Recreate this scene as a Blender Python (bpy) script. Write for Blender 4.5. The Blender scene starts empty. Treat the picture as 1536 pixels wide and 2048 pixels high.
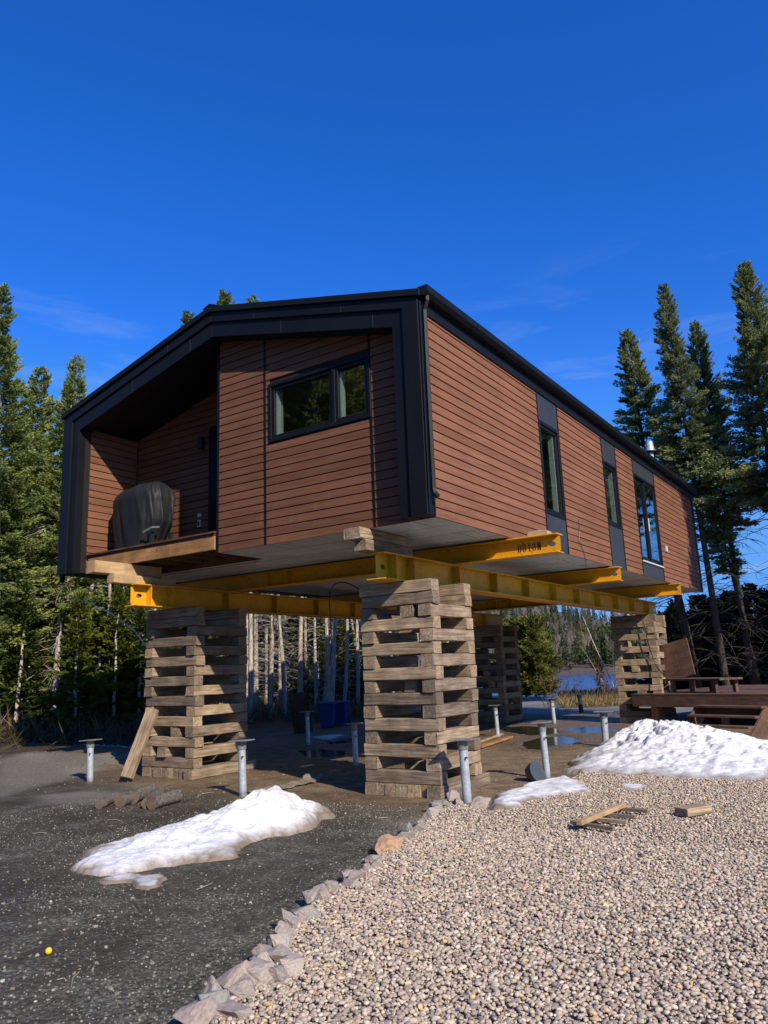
import bpy, bmesh, math, random
import numpy as np
from mathutils import Vector, Matrix, noise as mnoise
R = math.radians
SC = bpy.context.scene
COL = SC.collection
# ------------------------------------------------------------------ camera
F_PX = 1521.58
CAM = np.array([0.0, 0.0, 1.6])
MR = np.array([[0.82818931, 0.1434911, 0.5417682], [0.5592138, -0.14744372, -0.81580652], [-0.03718066, 0.97860649, -0.20235351]])
def ray(px, py): return MR @ np.array([px - 768.0, -(py - 1024.0), -F_PX])
def G(px, py, z=0.0):                       # point of height z seen at a photo pixel
    r = ray(px, py); t = (z - CAM[2]) / r[2]; p = CAM + t * r
    return (float(p[0]), float(p[1]), float(p[2]))
def AX(px, py, x):
    r = ray(px, py); t = (x - CAM[0]) / r[0]; return CAM + t * r
def AY(px, py, y):
    r = ray(px, py); t = (y - CAM[1]) / r[1]; return CAM + t * r
def AD(px, py, d):                          # point at depth d along the view axis
    r = ray(px, py); return CAM + r * (d / F_PX)
cam = bpy.data.cameras.new('camera'); camo = bpy.data.objects.new('camera', cam); COL.objects.link(camo)
m = Matrix.Identity(4)
for i in range(3):
    for j in range(3): m[i][j] = MR[i][j]
m = m.to_3x3(); m = m.to_quaternion().to_matrix().to_4x4(); m.translation = Vector(CAM)
camo.matrix_world = m
cam.sensor_fit = 'HORIZONTAL'; cam.sensor_width = 36; cam.lens = 36 * F_PX / 1536
cam.clip_end = 20000; cam.clip_start = 0.05
SC.camera = camo
# ------------------------------------------------------------------ materials
def newmat(name):
    mt = bpy.data.materials.new(name); mt.use_nodes = True
    nt = mt.node_tree; b = nt.nodes['Principled BSDF']
    return mt, nt, b
def nd(nt, typ, **kw):
    n = nt.nodes.new(typ)
    for k, v in kw.items():
        if k in n.inputs: n.inputs[k].default_value = v
        else: setattr(n, k, v)
    return n
def ramp(nt, fac, stops):
    r = nt.nodes.new('ShaderNodeValToRGB'); e = r.color_ramp.elements
    while len(e) < len(stops): e.new(0.5)
    for i, (p, c) in enumerate(stops):
        e[i].position = p; e[i].color = (c[0], c[1], c[2], 1)
    nt.links.new(fac, r.inputs[0]); return r.outputs[0]
def mixc(nt, fac, a, b, mode='MIX'):
    n = nt.nodes.new('ShaderNodeMix'); n.data_type = 'RGBA'; n.blend_type = mode
    for s, v in ((0, fac), (6, a), (7, b)):
        if hasattr(v, 'links'): nt.links.new(v, n.inputs[s])
        elif s == 0: n.inputs[0].default_value = v
        else: n.inputs[s].default_value = (v[0], v[1], v[2], 1)
    return n.outputs[2]
def coords(nt, scale=(1, 1, 1), rnd=False):
    tc = nt.nodes.new('ShaderNodeTexCoord'); out = tc.outputs['Object']
    if rnd:
        oi = nt.nodes.new('ShaderNodeObjectInfo'); mu = nd(nt, 'ShaderNodeMath', operation='MULTIPLY'); mu.inputs[1].default_value = 53.0
        nt.links.new(oi.outputs['Random'], mu.inputs[0])
        va = nd(nt, 'ShaderNodeVectorMath', operation='ADD'); nt.links.new(out, va.inputs[0]); nt.links.new(mu.outputs[0], va.inputs[1]); out = va.outputs[0]
    mp = nt.nodes.new('ShaderNodeMapping'); mp.inputs['Scale'].default_value = scale
    nt.links.new(out, mp.inputs[0]); return mp.outputs[0]
def noise(nt, vec, scale, detail=6, rough=0.6, dist=0.0):
    n = nd(nt, 'ShaderNodeTexNoise'); n.inputs['Scale'].default_value = scale; n.inputs['Detail'].default_value = detail
    n.inputs['Roughness'].default_value = rough; n.inputs['Distortion'].default_value = dist
    nt.links.new(vec, n.inputs['Vector']); return n.outputs['Fac']
def bump(nt, b, h, strength=0.3, dist=0.01):
    n = nt.nodes.new('ShaderNodeBump'); n.inputs['Strength'].default_value = strength; n.inputs['Distance'].default_value = dist
    nt.links.new(h, n.inputs['Height']); nt.links.new(n.outputs[0], b.inputs['Normal']); return n
def simple(name, col, rough=0.6, metal=0.0, var=0.15, nscale=6.0, bmp=0.0, rnd=False, spec=0.5, scale=(1, 1, 1)):
    mt, nt, b = newmat(name); v = coords(nt, scale, rnd)
    f = noise(nt, v, nscale)
    c = ramp(nt, f, [(0.25, [x * (1 - var) for x in col]), (0.75, [min(1, x * (1 + var)) for x in col])])
    nt.links.new(c, b.inputs['Base Color']); b.inputs['Roughness'].default_value = rough; b.inputs['Metallic'].default_value = metal
    b.inputs['Specular IOR Level'].default_value = spec
    if bmp: bump(nt, b, noise(nt, v, nscale * 6), bmp, 0.004)
    return mt
def wood(name, light, dark, grain=(1.2, 22, 22), rough=0.8, rnd=True, rv=0.35, bs=0.5, knots=False):
    mt, nt, b = newmat(name); v = coords(nt, grain, rnd)
    f1 = noise(nt, v, 1.6, 8, 0.65, 0.6); v2 = coords(nt, (1, 1, 1), rnd); f2 = noise(nt, v2, 3.0, 5, 0.6)
    c = ramp(nt, f1, [(0.3, dark), (0.52, [(a + d) / 2 for a, d in zip(light, dark)]), (0.72, light)])
    c = mixc(nt, 0.75, c, ramp(nt, f2, [(0.32, (0.45, 0.43, 0.40)), (0.62, (1, 1, 1))]), 'MULTIPLY')
    oi = nt.nodes.new('ShaderNodeObjectInfo')
    c = mixc(nt, 1.0, c, ramp(nt, oi.outputs['Random'], [(0.0, (1 - rv, 1 - rv, 1 - rv * 0.9)), (1.0, (1.05, 1.0, 0.95))]), 'MULTIPLY')
    if knots:
        vo = nt.nodes.new('ShaderNodeTexVoronoi'); vo.inputs['Scale'].default_value = 4.5; nt.links.new(v2, vo.inputs['Vector'])
        c = mixc(nt, 1.0, c, ramp(nt, vo.outputs['Distance'], [(0.05, (0.25, 0.12, 0.06)), (0.1, (1, 1, 1))]), 'MULTIPLY')
    nt.links.new(c, b.inputs['Base Color']); b.inputs['Roughness'].default_value = rough
    b.inputs['Specular IOR Level'].default_value = 0.25
    bump(nt, b, f1, bs, 0.006); return mt
M = {}
M['crib'] = wood('weathered_crib_timber', (0.74, 0.575, 0.39), (0.19, 0.135, 0.088), bs=1.0, rv=0.5)
M['fresh'] = wood('fresh_lumber', (0.78, 0.56, 0.31), (0.52, 0.33, 0.16), grain=(2, 26, 26), rv=0.15, bs=0.3, knots=True)
M['rim'] = wood('treated_rim_lumber', (0.60, 0.33, 0.135), (0.36, 0.18, 0.07), grain=(1.5, 18, 18), rv=0.05, bs=0.25, knots=True)
M['reddeck'] = wood('reddish_deck_lumber', (0.30, 0.175, 0.12), (0.12, 0.066, 0.046), grain=(2, 20, 20), rv=0.2, bs=0.3)
M['porchwood'] = wood('brown_porch_board', (0.17, 0.085, 0.05), (0.09, 0.045, 0.028), grain=(2, 20, 20), rv=0.1, bs=0.3)
M['joist'] = wood('joist_lumber', (0.22, 0.11, 0.06), (0.10, 0.05, 0.03), grain=(2, 20, 20), rv=0.1, bs=0.3)
def siding_mat(name, long_axis):
    mt, nt, b = newmat(name)
    sc = (1.0, 30, 30) if long_axis == 'x' else (30, 1.0, 30)
    v = coords(nt, sc); f1 = noise(nt, v, 1.3, 9, 0.7, 0.4); v2 = coords(nt); f2 = noise(nt, v2, 1.1, 5, 0.6)
    at = nt.nodes.new('ShaderNodeAttribute'); at.attribute_name = 'tint'
    c = ramp(nt, f1, [(0.28, (0.145, 0.063, 0.036)), (0.5, (0.25, 0.112, 0.064)), (0.75, (0.31, 0.145, 0.085))])
    c = mixc(nt, 0.6, c, ramp(nt, f2, [(0.3, (0.75, 0.75, 0.75)), (0.7, (1.1, 1.1, 1.1))]), 'MULTIPLY')
    c = mixc(nt, 1.0, c, at.outputs['Color'], 'MULTIPLY')
    if long_axis == 'x': c = mixc(nt, 1.0, c, (0.76, 0.74, 0.76), 'MULTIPLY')  # dimmer gable light painted into the colour; siding is the same on both walls
    # dusty scuffs near the foot of the walls
    f3 = noise(nt, coords(nt, (3, 3, 1.2)), 2.0, 8, 0.75)
    sx = nt.nodes.new('ShaderNodeSeparateXYZ'); nt.links.new(v2, sx.inputs[0])
    mr = nd(nt, 'ShaderNodeMapRange'); mr.inputs[1].default_value = 4.6; mr.inputs[2].default_value = 3.4; nt.links.new(sx.outputs[2], mr.inputs[0])
    mu = nd(nt, 'ShaderNodeMath', operation='MULTIPLY'); nt.links.new(mr.outputs[0], mu.inputs[0]); 
    nt.links.new(ramp(nt, f3, [(0.55, (0, 0, 0)), (0.75, (0.45, 0.45, 0.45))]), mu.inputs[1])
    c = mixc(nt, mu.outputs[0], c, (0.33, 0.21, 0.16))
    nt.links.new(c, b.inputs['Base Color']); b.inputs['Roughness'].default_value = 0.7; b.inputs['Specular IOR Level'].default_value = 0.12
    bump(nt, b, f1, 0.5, 0.005); return mt
M['sidx'] = siding_mat('brown_siding_gable_dimmed', 'x'); M['sidy'] = siding_mat('brown_siding_side', 'y')
M['black'] = simple('black_metal_trim', (0.008, 0.009, 0.012), 0.5, 0.0, 0.25, 1.5, spec=0.22)
M['panel'] = simple('charcoal_panel', (0.040, 0.043, 0.050), 0.5, 0.0, 0.25, 2.2)
M['gloss'] = simple('glossy_black_downspout', (0.010, 0.011, 0.014), 0.5, 0.0, 0.1, 2, spec=0.18)
M['roof'] = simple('black_roof_metal', (0.009, 0.010, 0.012), 0.55, 0.0, 0.2, 3, spec=0.2)
M['backing'] = simple('dark_gap', (0.012, 0.009, 0.008), 0.9)
M['interior'] = simple('interior_plaster', (0.55, 0.42, 0.22), 0.9, 0, 0.05)
M['beige'] = simple('beige_blind', (0.75, 0.66, 0.42), 0.8, 0, 0.05)
M['whiteframe'] = simple('white_inner_frame', (0.7, 0.7, 0.68), 0.5, 0, 0.04)
M['lampblack'] = simple('black_lamp', (0.02, 0.02, 0.022), 0.4)
M['outlet'] = simple('outlet_plastic', (0.55, 0.55, 0.54), 0.5)
M['galv'] = None
def galv():
    mt, nt, b = newmat('galvanised_steel'); v = coords(nt, (1, 1, 1), True)
    vo = nt.nodes.new('ShaderNodeTexVoronoi'); vo.inputs['Scale'].default_value = 38; nt.links.new(v, vo.inputs['Vector'])
    f = noise(nt, v, 5, 6, 0.7); c = ramp(nt, f, [(0.3, (0.46, 0.51, 0.55)), (0.7, (0.68, 0.73, 0.77))])
    c = mixc(nt, 0.3, c, vo.outputs['Color'], 'MULTIPLY')
    sx = nt.nodes.new('ShaderNodeSeparateXYZ'); tc = nt.nodes.new('ShaderNodeTexCoord'); nt.links.new(tc.outputs['Object'], sx.inputs[0])
    f2 = noise(nt, v, 14, 5, 0.7); ad = nd(nt, 'ShaderNodeMath', operation='MULTIPLY_ADD'); ad.inputs[1].default_value = 0.25; nt.links.new(f2, ad.inputs[0]); nt.links.new(sx.outputs[2], ad.inputs[2])
    c = mixc(nt, ramp(nt, ad.outputs[0], [(0.12, (0.7, 0.7, 0.7)), (0.24, (0, 0, 0))]), c, (0.16, 0.12, 0.08))
    nt.links.new(c, b.inputs['Base Color']); b.inputs['Metallic'].default_value = 0.25; b.inputs['Roughness'].default_value = 0.42
    bump(nt, b, f, 0.15, 0.004); return mt
M['galv'] = galv()
def yellow():
    mt, nt, b = newmat('worn_yellow_paint'); v = coords(nt)
    f = noise(nt, v, 2.5, 8, 0.7); f2 = noise(nt, v, 14, 8, 0.75)
    c = ramp(nt, f, [(0.3, (0.70, 0.30, 0.008)), (0.7, (0.92, 0.45, 0.012))])
    c = mixc(nt, ramp(nt, f2, [(0.56, (0, 0, 0)), (0.66, (0.8, 0.8, 0.8))]), c, (0.16, 0.07, 0.03))
    nt.links.new(c, b.inputs['Base Color']); b.inputs['Roughness'].default_value = 0.5; bump(nt, b, f2, 0.2, 0.003); return mt
M['yellow'] = yellow()
M['blackpaint'] = simple('black_stencil_paint', (0.02, 0.02, 0.02), 0.6)
def underside():
    mt, nt, b = newmat('sheathed_underside'); v = coords(nt)
    f = noise(nt, v, 1.2, 6, 0.6); f2 = noise(nt, coords(nt, (7, 1.2, 1)), 2.4, 6, 0.7)
    c = ramp(nt, f, [(0.3, (0.54, 0.54, 0.51)), (0.7, (0.78, 0.78, 0.75))])
    c = mixc(nt, 0.5, c, ramp(nt, f2, [(0.35, (0.6, 0.6, 0.6)), (0.6, (1.08, 1.08, 1.08))]), 'MULTIPLY')
    br = nt.nodes.new('ShaderNodeTexBrick'); br.inputs['Scale'].default_value = 1.0; br.inputs['Brick Width'].default_value = 2.44; br.inputs['Row Height'].default_value = 0.61
    br.inputs['Mortar Size'].default_value = 0.010; br.inputs['Color1'].default_value = (1, 1, 1, 1); br.inputs['Color2'].default_value = (0.88, 0.9, 0.9, 1); br.inputs['Mortar'].default_value = (0.35, 0.25, 0.2, 1)
    nt.links.new(v, br.inputs['Vector']); c = mixc(nt, 1.0, c, br.outputs['Color'], 'MULTIPLY')
    f3 = noise(nt, coords(nt, (1.2, 3.2, 1)), 2.2, 3, 0.5, 1.0)
    c = mixc(nt, ramp(nt, f3, [(0.66, (0, 0, 0)), (0.70, (0.55, 0.55, 0.55))]), c, (0.09, 0.09, 0.10))
    nt.links.new(c, b.inputs['Base Color']); b.inputs['Roughness'].default_value = 0.75
    bump(nt, b, f2, 0.3, 0.01); return mt
M['under'] = underside()
def glass(name, tint=(0.80, 0.86, 0.84)):
    mt = bpy.data.materials.new(name); mt.use_nodes = True; nt = mt.node_tree; nt.nodes.clear()
    o = nt.nodes.new('ShaderNodeOutputMaterial'); g = nd(nt, 'ShaderNodeBsdfGlossy'); g.inputs['Roughness'].default_value = 0.0; g.inputs['Color'].default_value = (0.9, 0.95, 1, 1)
    t = nt.nodes.new('ShaderNodeBsdfTransparent'); t.inputs[0].default_value = (*tint, 1)
    ge = nt.nodes.new('ShaderNodeNewGeometry'); dt = nd(nt, 'ShaderNodeVectorMath', operation='DOT_PRODUCT'); nt.links.new(ge.outputs['Incoming'], dt.inputs[0]); nt.links.new(ge.outputs['Normal'], dt.inputs[1])
    ab_ = nd(nt, 'ShaderNodeMath', operation='ABSOLUTE'); nt.links.new(dt.outputs['Value'], ab_.inputs[0]); su_ = nd(nt, 'ShaderNodeMath', operation='SUBTRACT'); su_.inputs[0].default_value = 1.0; nt.links.new(ab_.outputs[0], su_.inputs[1])
    pw_ = nd(nt, 'ShaderNodeMath', operation='POWER'); nt.links.new(su_.outputs[0], pw_.inputs[0]); pw_.inputs[1].default_value = 3.5
    fr = nd(nt, 'ShaderNodeMath', operation='MULTIPLY_ADD'); nt.links.new(pw_.outputs[0], fr.inputs[0]); fr.inputs[1].default_value = 0.8; fr.inputs[2].default_value = 0.13
    v = coords(nt); bp = nt.nodes.new('ShaderNodeBump'); bp.inputs['Strength'].default_value = 0.02; bp.inputs['Distance'].default_value = 0.02
    nt.links.new(noise(nt, v, 1.6, 2), bp.inputs['Height']); nt.links.new(bp.outputs[0], g.inputs['Normal'])
    mx = nt.nodes.new('ShaderNodeMixShader'); nt.links.new(fr.outputs[0], mx.inputs[0]); nt.links.new(t.outputs[0], mx.inputs[1]); nt.links.new(g.outputs[0], mx.inputs[2])
    nt.links.new(mx.outputs[0], o.inputs[0]); return mt
M['glass'] = glass('window_glass')
def fabric():
    mt, nt, b = newmat('black_cover_fabric'); v = coords(nt)
    f = noise(nt, v, 3, 5); c = ramp(nt, f, [(0.3, (0.014, 0.015, 0.017)), (0.7, (0.024, 0.025, 0.028))])
    nt.links.new(c, b.inputs['Base Color']); b.inputs['Roughness'].default_value = 0.55; b.inputs['Specular IOR Level'].default_value = 0.3
    f2 = noise(nt, coords(nt, (2, 2, 1)), 7, 3, 0.5, 1.2); bump(nt, b, f2, 0.35, 0.02); return mt
M['cover'] = fabric()
M['strap'] = simple('grey_strap', (0.13, 0.135, 0.15), 0.7)
def snow():
    mt, nt, b = newmat('old_snow'); v = coords(nt)
    f = noise(nt, v, 2.2, 7, 0.7, 0.5); f2 = noise(nt, v, 30, 4, 0.7); f3 = noise(nt, coords(nt, (1, 1, 3)), 9, 6, 0.75, 0.8)
    at = nt.nodes.new('ShaderNodeAttribute'); at.attribute_name = 'dirt'
    c = mixc(nt, ramp(nt, f3, [(0.50, (0, 0, 0)), (0.60, (0.55, 0.55, 0.55))]), (0.88, 0.88, 0.88), (0.50, 0.45, 0.38))
    ad = nd(nt, 'ShaderNodeMath', operation='MULTIPLY_ADD'); ad.inputs[1].default_value = 1.0; nt.links.new(at.outputs['Fac'], ad.inputs[0]); 
    mb = nd(nt, 'ShaderNodeMath', operation='SUBTRACT'); nt.links.new(f, mb.inputs[0]); mb.inputs[1].default_value = 0.5; nt.links.new(mb.outputs[0], ad.inputs[2])
    c = mixc(nt, ramp(nt, ad.outputs[0], [(0.12, (0, 0, 0)), (0.6, (1, 1, 1))]), c, (0.25, 0.19, 0.135))
    nt.links.new(c, b.inputs['Base Color']); b.inputs['Roughness'].default_value = 0.55; b.inputs['Specular IOR Level'].default_value = 0.3
    b.inputs['Subsurface Weight'].default_value = 0.0
    bump(nt, b, f2, 0.5, 0.012); return mt
M['snow'] = snow()
def vcol(name, attr='tint', rough=0.7, nscale=60, amt=0.35, bs=0.3, spec=0.4, base=None):
    mt, nt, b = newmat(name); v = coords(nt); f = noise(nt, v, nscale, 5, 0.7)
    at = nt.nodes.new('ShaderNodeAttribute'); at.attribute_name = attr
    c = mixc(nt, amt, at.outputs['Color'], ramp(nt, f, [(0.3, (0.55, 0.53, 0.5)), (0.7, (1.15, 1.13, 1.1))]), 'MULTIPLY')
    nt.links.new(c, b.inputs['Base Color']); b.inputs['Roughness'].default_value = rough; b.inputs['Specular IOR Level'].default_value = spec
    if bs: bump(nt, b, f, bs, 0.004)
    return mt
M['pebble'] = vcol('pebble_stone', nscale=90, amt=0.5)
M['chip'] = vcol('stone_chip', nscale=90, amt=0.4)
def needles(name, hue=(1, 1, 1)):
    mt, nt, b = newmat(name); at = nt.nodes.new('ShaderNodeAttribute'); at.attribute_name = 'tint'
    v = coords(nt, rnd=True); f = noise(nt, v, 0.9, 3)
    c = mixc(nt, 0.7, at.outputs['Color'], ramp(nt, f, [(0.35, (0.7, 0.82, 0.75)), (0.65, (1.3, 1.2, 0.95))]), 'MULTIPLY')
    oi = nt.nodes.new('ShaderNodeObjectInfo'); c = mixc(nt, 1.0, c, ramp(nt, oi.outputs['Random'], [(0, (0.85, 0.9, 0.9)), (1, (1.2, 1.15, 0.95))]), 'MULTIPLY')
    nt.links.new(c, b.inputs['Base Color']); b.inputs['Roughness'].default_value = 0.6; b.inputs['Specular IOR Level'].default_value = 0.25
    tr = nt.nodes.new('ShaderNodeBsdfTranslucent'); nt.links.new(c, tr.inputs[0]); mx = nt.nodes.new('ShaderNodeMixShader'); mx.inputs[0].default_value = 0.42
    o = nt.nodes['Material Output']; nt.links.new(b.outputs[0], mx.inputs[1]); nt.links.new(tr.outputs[0], mx.inputs[2]); nt.links.new(mx.outputs[0], o.inputs[0])
    return mt
M['needle'] = needles('spruce_needles')
def bark(name, a, bcol, sc=(6, 6, 1.2)):
    mt, nt, b = newmat(name); v = coords(nt, sc, True); f = noise(nt, v, 3, 8, 0.75)
    c = ramp(nt, f, [(0.33, a), (0.62, bcol)]); nt.links.new(c, b.inputs['Base Color']); b.inputs['Roughness'].default_value = 0.9; b.inputs['Specular IOR Level'].default_value = 0.15
    bump(nt, b, f, 0.6, 0.02); return mt
M['bark'] = bark('grey_spruce_bark', (0.24, 0.19, 0.15), (0.66, 0.58, 0.50))
M['darkbark'] = bark('dark_spruce_bark', (0.03, 0.024, 0.02), (0.10, 0.082, 0.07))
M['deadtwig'] = bark('dead_branch_bark', (0.22, 0.19, 0.16), (0.52, 0.47, 0.41))
M['birch'] = bark('birch_bark', (0.5, 0.46, 0.42), (0.78, 0.75, 0.7), (3, 3, 12))
M['redtwig'] = bark('brown_twig', (0.10, 0.06, 0.045), (0.22, 0.14, 0.10))
def rockmat():
    mt, nt, b = newmat('border_rock'); v = coords(nt, (1, 1, 1), True)
    f = noise(nt, v, 7, 8, 0.7, 0.4); f2 = noise(nt, v, 26, 6, 0.75)
    oi = nt.nodes.new('ShaderNodeObjectInfo')
    base = ramp(nt, oi.outputs['Random'], [(0.0, (0.30, 0.29, 0.25)), (0.35, (0.42, 0.33, 0.28)), (0.6, (0.36, 0.30, 0.26)), (0.8, (0.48, 0.40, 0.33)), (1.0, (0.27, 0.27, 0.235))])
    at = nt.nodes.new('ShaderNodeAttribute'); at.attribute_name = 'warm'
    base = mixc(nt, at.outputs['Fac'], base, (0.58, 0.33, 0.19))
    c = mixc(nt, 0.8, base, ramp(nt, f, [(0.3, (0.5, 0.5, 0.5)), (0.5, (1, 1, 1)), (0.7, (1.35, 1.3, 1.25))]), 'MULTIPLY')
    c = mixc(nt, ramp(nt, f2, [(0.62, (0, 0, 0)), (0.72, (0.5, 0.5, 0.5))]), c, (0.6, 0.57, 0.5))
    nt.links.new(c, b.inputs['Base Color']); b.inputs['Roughness'].default_value = 0.85; bump(nt, b, f2, 0.5, 0.01); return mt
M['rock'] = rockmat()
def ballmat(name, col, rough=0.4): return simple(name, col, rough, 0, 0.05)
# ------------------------------------------------------------------ object helpers
def link(o, parent=None):
    COL.objects.link(o)
    if parent is not None: o.parent = parent
    return o
def tag(o, label=None, cat=None, group=None, kind=None):
    if label: o['label'] = label
    if cat: o['category'] = cat
    if group: o['group'] = group
    if kind: o['kind'] = kind
    return o
def thing(name, label, cat, loc=(0, 0, 0), rz=0, group=None):
    o = bpy.data.objects.new(name, None); o.empty_display_size = 0.2; COL.objects.link(o)
    o.location = loc; o.rotation_euler = (0, 0, rz); return tag(o, label, cat, group)
def copy_tree(o, parent=None):
    c = o.copy(); COL.objects.link(c)
    if parent is not None: c.parent = parent; c.matrix_parent_inverse = o.matrix_parent_inverse.copy()
    for ch in [x for x in bpy.data.objects if x.parent == o]: copy_tree(ch, c)
    return c
def np_mesh(name, V, F, mat, smooth=False, attrs=None):
    V = np.asarray(V, dtype=np.float32); me = bpy.data.meshes.new(name)
    if isinstance(F, np.ndarray): ls = np.full(len(F), F.shape[1]); idx = F.reshape(-1)
    else: ls = np.array([len(f) for f in F]); idx = np.array([i for f in F for i in f])
    me.vertices.add(len(V)); me.vertices.foreach_set('co', V.reshape(-1))
    me.loops.add(len(idx)); me.loops.foreach_set('vertex_index', idx.astype(np.int32))
    me.polygons.add(len(ls)); st = np.zeros(len(ls), dtype=np.int32); st[1:] = np.cumsum(ls)[:-1]
    me.polygons.foreach_set('loop_start', st); me.polygons.foreach_set('loop_total', ls.astype(np.int32))
    me.polygons.foreach_set('use_smooth', np.full(len(ls), bool(smooth)))
    me.update(calc_edges=True)
    for k, a in (attrs or {}).items():
        a = np.asarray(a, dtype=np.float32)
        if a.ndim == 1: at = me.attributes.new(k, 'FLOAT', 'POINT'); at.data.foreach_set('value', a)
        else:
            at = me.attributes.new(k, 'FLOAT_COLOR', 'POINT'); c4 = np.ones((len(a), 4), dtype=np.float32); c4[:, :3] = a
            at.data.foreach_set('color', c4.reshape(-1))
    if mat: me.materials.append(mat)
    return me
class MB:
    def __init__(s): s.v = []; s.f = []; s.t = []
    def add(s, vs, fs, tint=(1, 1, 1)):
        n = len(s.v); s.v += [tuple(v) for v in vs]; s.f += [tuple(i + n for i in f) for f in fs]; s.t += [tint] * len(vs); return s
    def box(s, x0, x1, y0, y1, z0, z1, tint=(1, 1, 1)):
        vs = [(x0, y0, z0), (x1, y0, z0), (x1, y1, z0), (x0, y1, z0), (x0, y0, z1), (x1, y0, z1), (x1, y1, z1), (x0, y1, z1)]
        return s.add(vs, [(0, 3, 2, 1), (4, 5, 6, 7), (0, 1, 5, 4), (1, 2, 6, 5), (2, 3, 7, 6), (3, 0, 4, 7)], tint)
    def bar(s, a, b, w, h, up=(0, 0, 1)):       # square bar from a to b
        a = Vector(a); b = Vector(b); d = (b - a).normalized(); u = Vector(up); r = d.cross(u)
        if r.length < 1e-4: r = d.cross(Vector((0, 1, 0)))
        r.normalize(); u = r.cross(d).normalized(); vs = []
        for p in (a, b):
            for sx, sz in ((-1, -1), (1, -1), (1, 1), (-1, 1)): vs.append(p + r * (sx * w / 2) + u * (sz * h / 2))
        return s.add(vs, [(0, 1, 2, 3), (7, 6, 5, 4), (0, 4, 5, 1), (1, 5, 6, 2), (2, 6, 7, 3), (3, 7, 4, 0)])
    def tube(s, pts, rad, n=8, cap=True):
        pts = [Vector(p) for p in pts]; rad = rad if hasattr(rad, '__len__') else [rad] * len(pts); vs = []; fs = []
        for i, p in enumerate(pts):
            d = (pts[min(i + 1, len(pts) - 1)] - pts[max(i - 1, 0)]).normalized()
            r = d.cross(Vector((0.013, 0.99, 0.1)) if abs(d.y) < 0.9 else Vector((1, 0, 0.1))).normalized(); u = r.cross(d)
            for k in range(n):
                a = 2 * math.pi * k / n; vs.append(p + (r * math.cos(a) + u * math.sin(a)) * rad[i])
        for i in range(len(pts) - 1):
            for k in range(n): fs.append((i * n + k, i * n + (k + 1) % n, (i + 1) * n + (k + 1) % n, (i + 1) * n + k))
        if cap: fs.append(tuple(range(n))[::-1]); fs.append(tuple((len(pts) - 1) * n + k for k in range(n)))
        return s.add(vs, fs)
    def prism(s, poly, a, b, axis='y'):          # poly in the plane across the axis, swept a->b
        n = len(poly); vs = []
        for t in (a, b):
            for p, q in poly: vs.append((p, t, q) if axis == 'y' else ((t, p, q) if axis == 'x' else (p, q, t)))
        fs = [tuple(range(n)), tuple(range(2 * n - 1, n - 1, -1))] + [(i, n + i, n + (i + 1) % n, (i + 1) % n) for i in range(n)]
        return s.add(vs, fs)
    def lathe(s, prof, c=(0, 0, 0), n=24):
        vs = []; fs = []
        for r, z in prof:
            for k in range(n): a = 2 * math.pi * k / n; vs.append((c[0] + r * math.cos(a), c[1] + r * math.sin(a), c[2] + z))
        for i in range(len(prof) - 1):
            for k in range(n): fs.append((i * n + k, i * n + (k + 1) % n, (i + 1) * n + (k + 1) % n, (i + 1) * n + k))
        fs.append(tuple(range(n))[::-1]); fs.append(tuple((len(prof) - 1) * n + k for k in range(n)))
        return s.add(vs, fs)
    def mesh(s, name, mat, smooth=False, bevel=0, autosm=False):
        me = np_mesh(name, np.array(s.v), s.f, mat, smooth, {'tint': np.array(s.t)})
        bm = bmesh.new(); bm.from_mesh(me); bmesh.ops.recalc_face_normals(bm, faces=bm.faces)
        if bevel: bmesh.ops.bevel(bm, geom=list(bm.edges), offset=bevel, segments=1, affect='EDGES', clamp_overlap=True)
        if autosm:
            for f in bm.faces: f.smooth = True
            for e in bm.edges:
                if len(e.link_faces) == 2 and e.calc_face_angle(0) > 0.6: e.smooth = False
        bm.to_mesh(me); bm.free(); return me
    def build(s, name, mat, parent=None, smooth=False, bevel=0, autosm=False):
        return link(bpy.data.objects.new(name, s.mesh(name, mat, smooth, bevel, autosm)), parent)
rng = random.Random(7)
nrng = np.random.default_rng(11)
# ------------------------------------------------------------------ terrain
def sstep(a, b, x):
    t = np.clip((x - a) / (b - a), 0, 1); return t * t * (3 - 2 * t)
def npnoise(x, y, f, seed=0):                    # cheap smooth value noise
    x = x * f + 31.7 * seed; y = y * f + 17.3 * seed; xi = np.floor(x); yi = np.floor(y); fx = x - xi; fy = y - yi
    fx = fx * fx * (3 - 2 * fx); fy = fy * fy * (3 - 2 * fy)
    def h(a, b):
        v = np.sin(a * 127.1 + b * 311.7 + seed * 7.3) * 43758.5453; return v - np.floor(v)
    return (h(xi, yi) * (1 - fx) + h(xi + 1, yi) * fx) * (1 - fy) + (h(xi, yi + 1) * (1 - fx) + h(xi + 1, yi + 1) * fx) * fy
def fbm(x, y, f, o=4, seed=0):
    s = 0; a = 0.5; tot = 0
    for i in range(o): s = s + a * npnoise(x, y, f, seed + i); tot += a; a *= 0.5; f *= 2.1
    return s / tot
LU = np.array([-0.316, 0.949]); LV = np.array([0.949, 0.316])
puddles = [[G(*p) for p in [(1040, 1482), (1075, 1474), (1120, 1470), (1150, 1474), (1158, 1481), (1140, 1487), (1105, 1490), (1085, 1499), (1050, 1497), (1028, 1490)]],
           [G(*p) for p in [(1125, 1458), (1170, 1452), (1220, 1452), (1235, 1460), (1200, 1466), (1150, 1466)]],
           [G(*p) for p in [(985, 1452), (1060, 1450), (1110, 1455), (1130, 1466), (1060, 1470), (1000, 1462)]],
           [G(*p) for p in [(585, 1500), (640, 1495), (700, 1500), (690, 1512), (620, 1516)]],
           [G(*p) for p in [(640, 1478), (705, 1474), (720, 1482), (660, 1488)]]]
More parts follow.
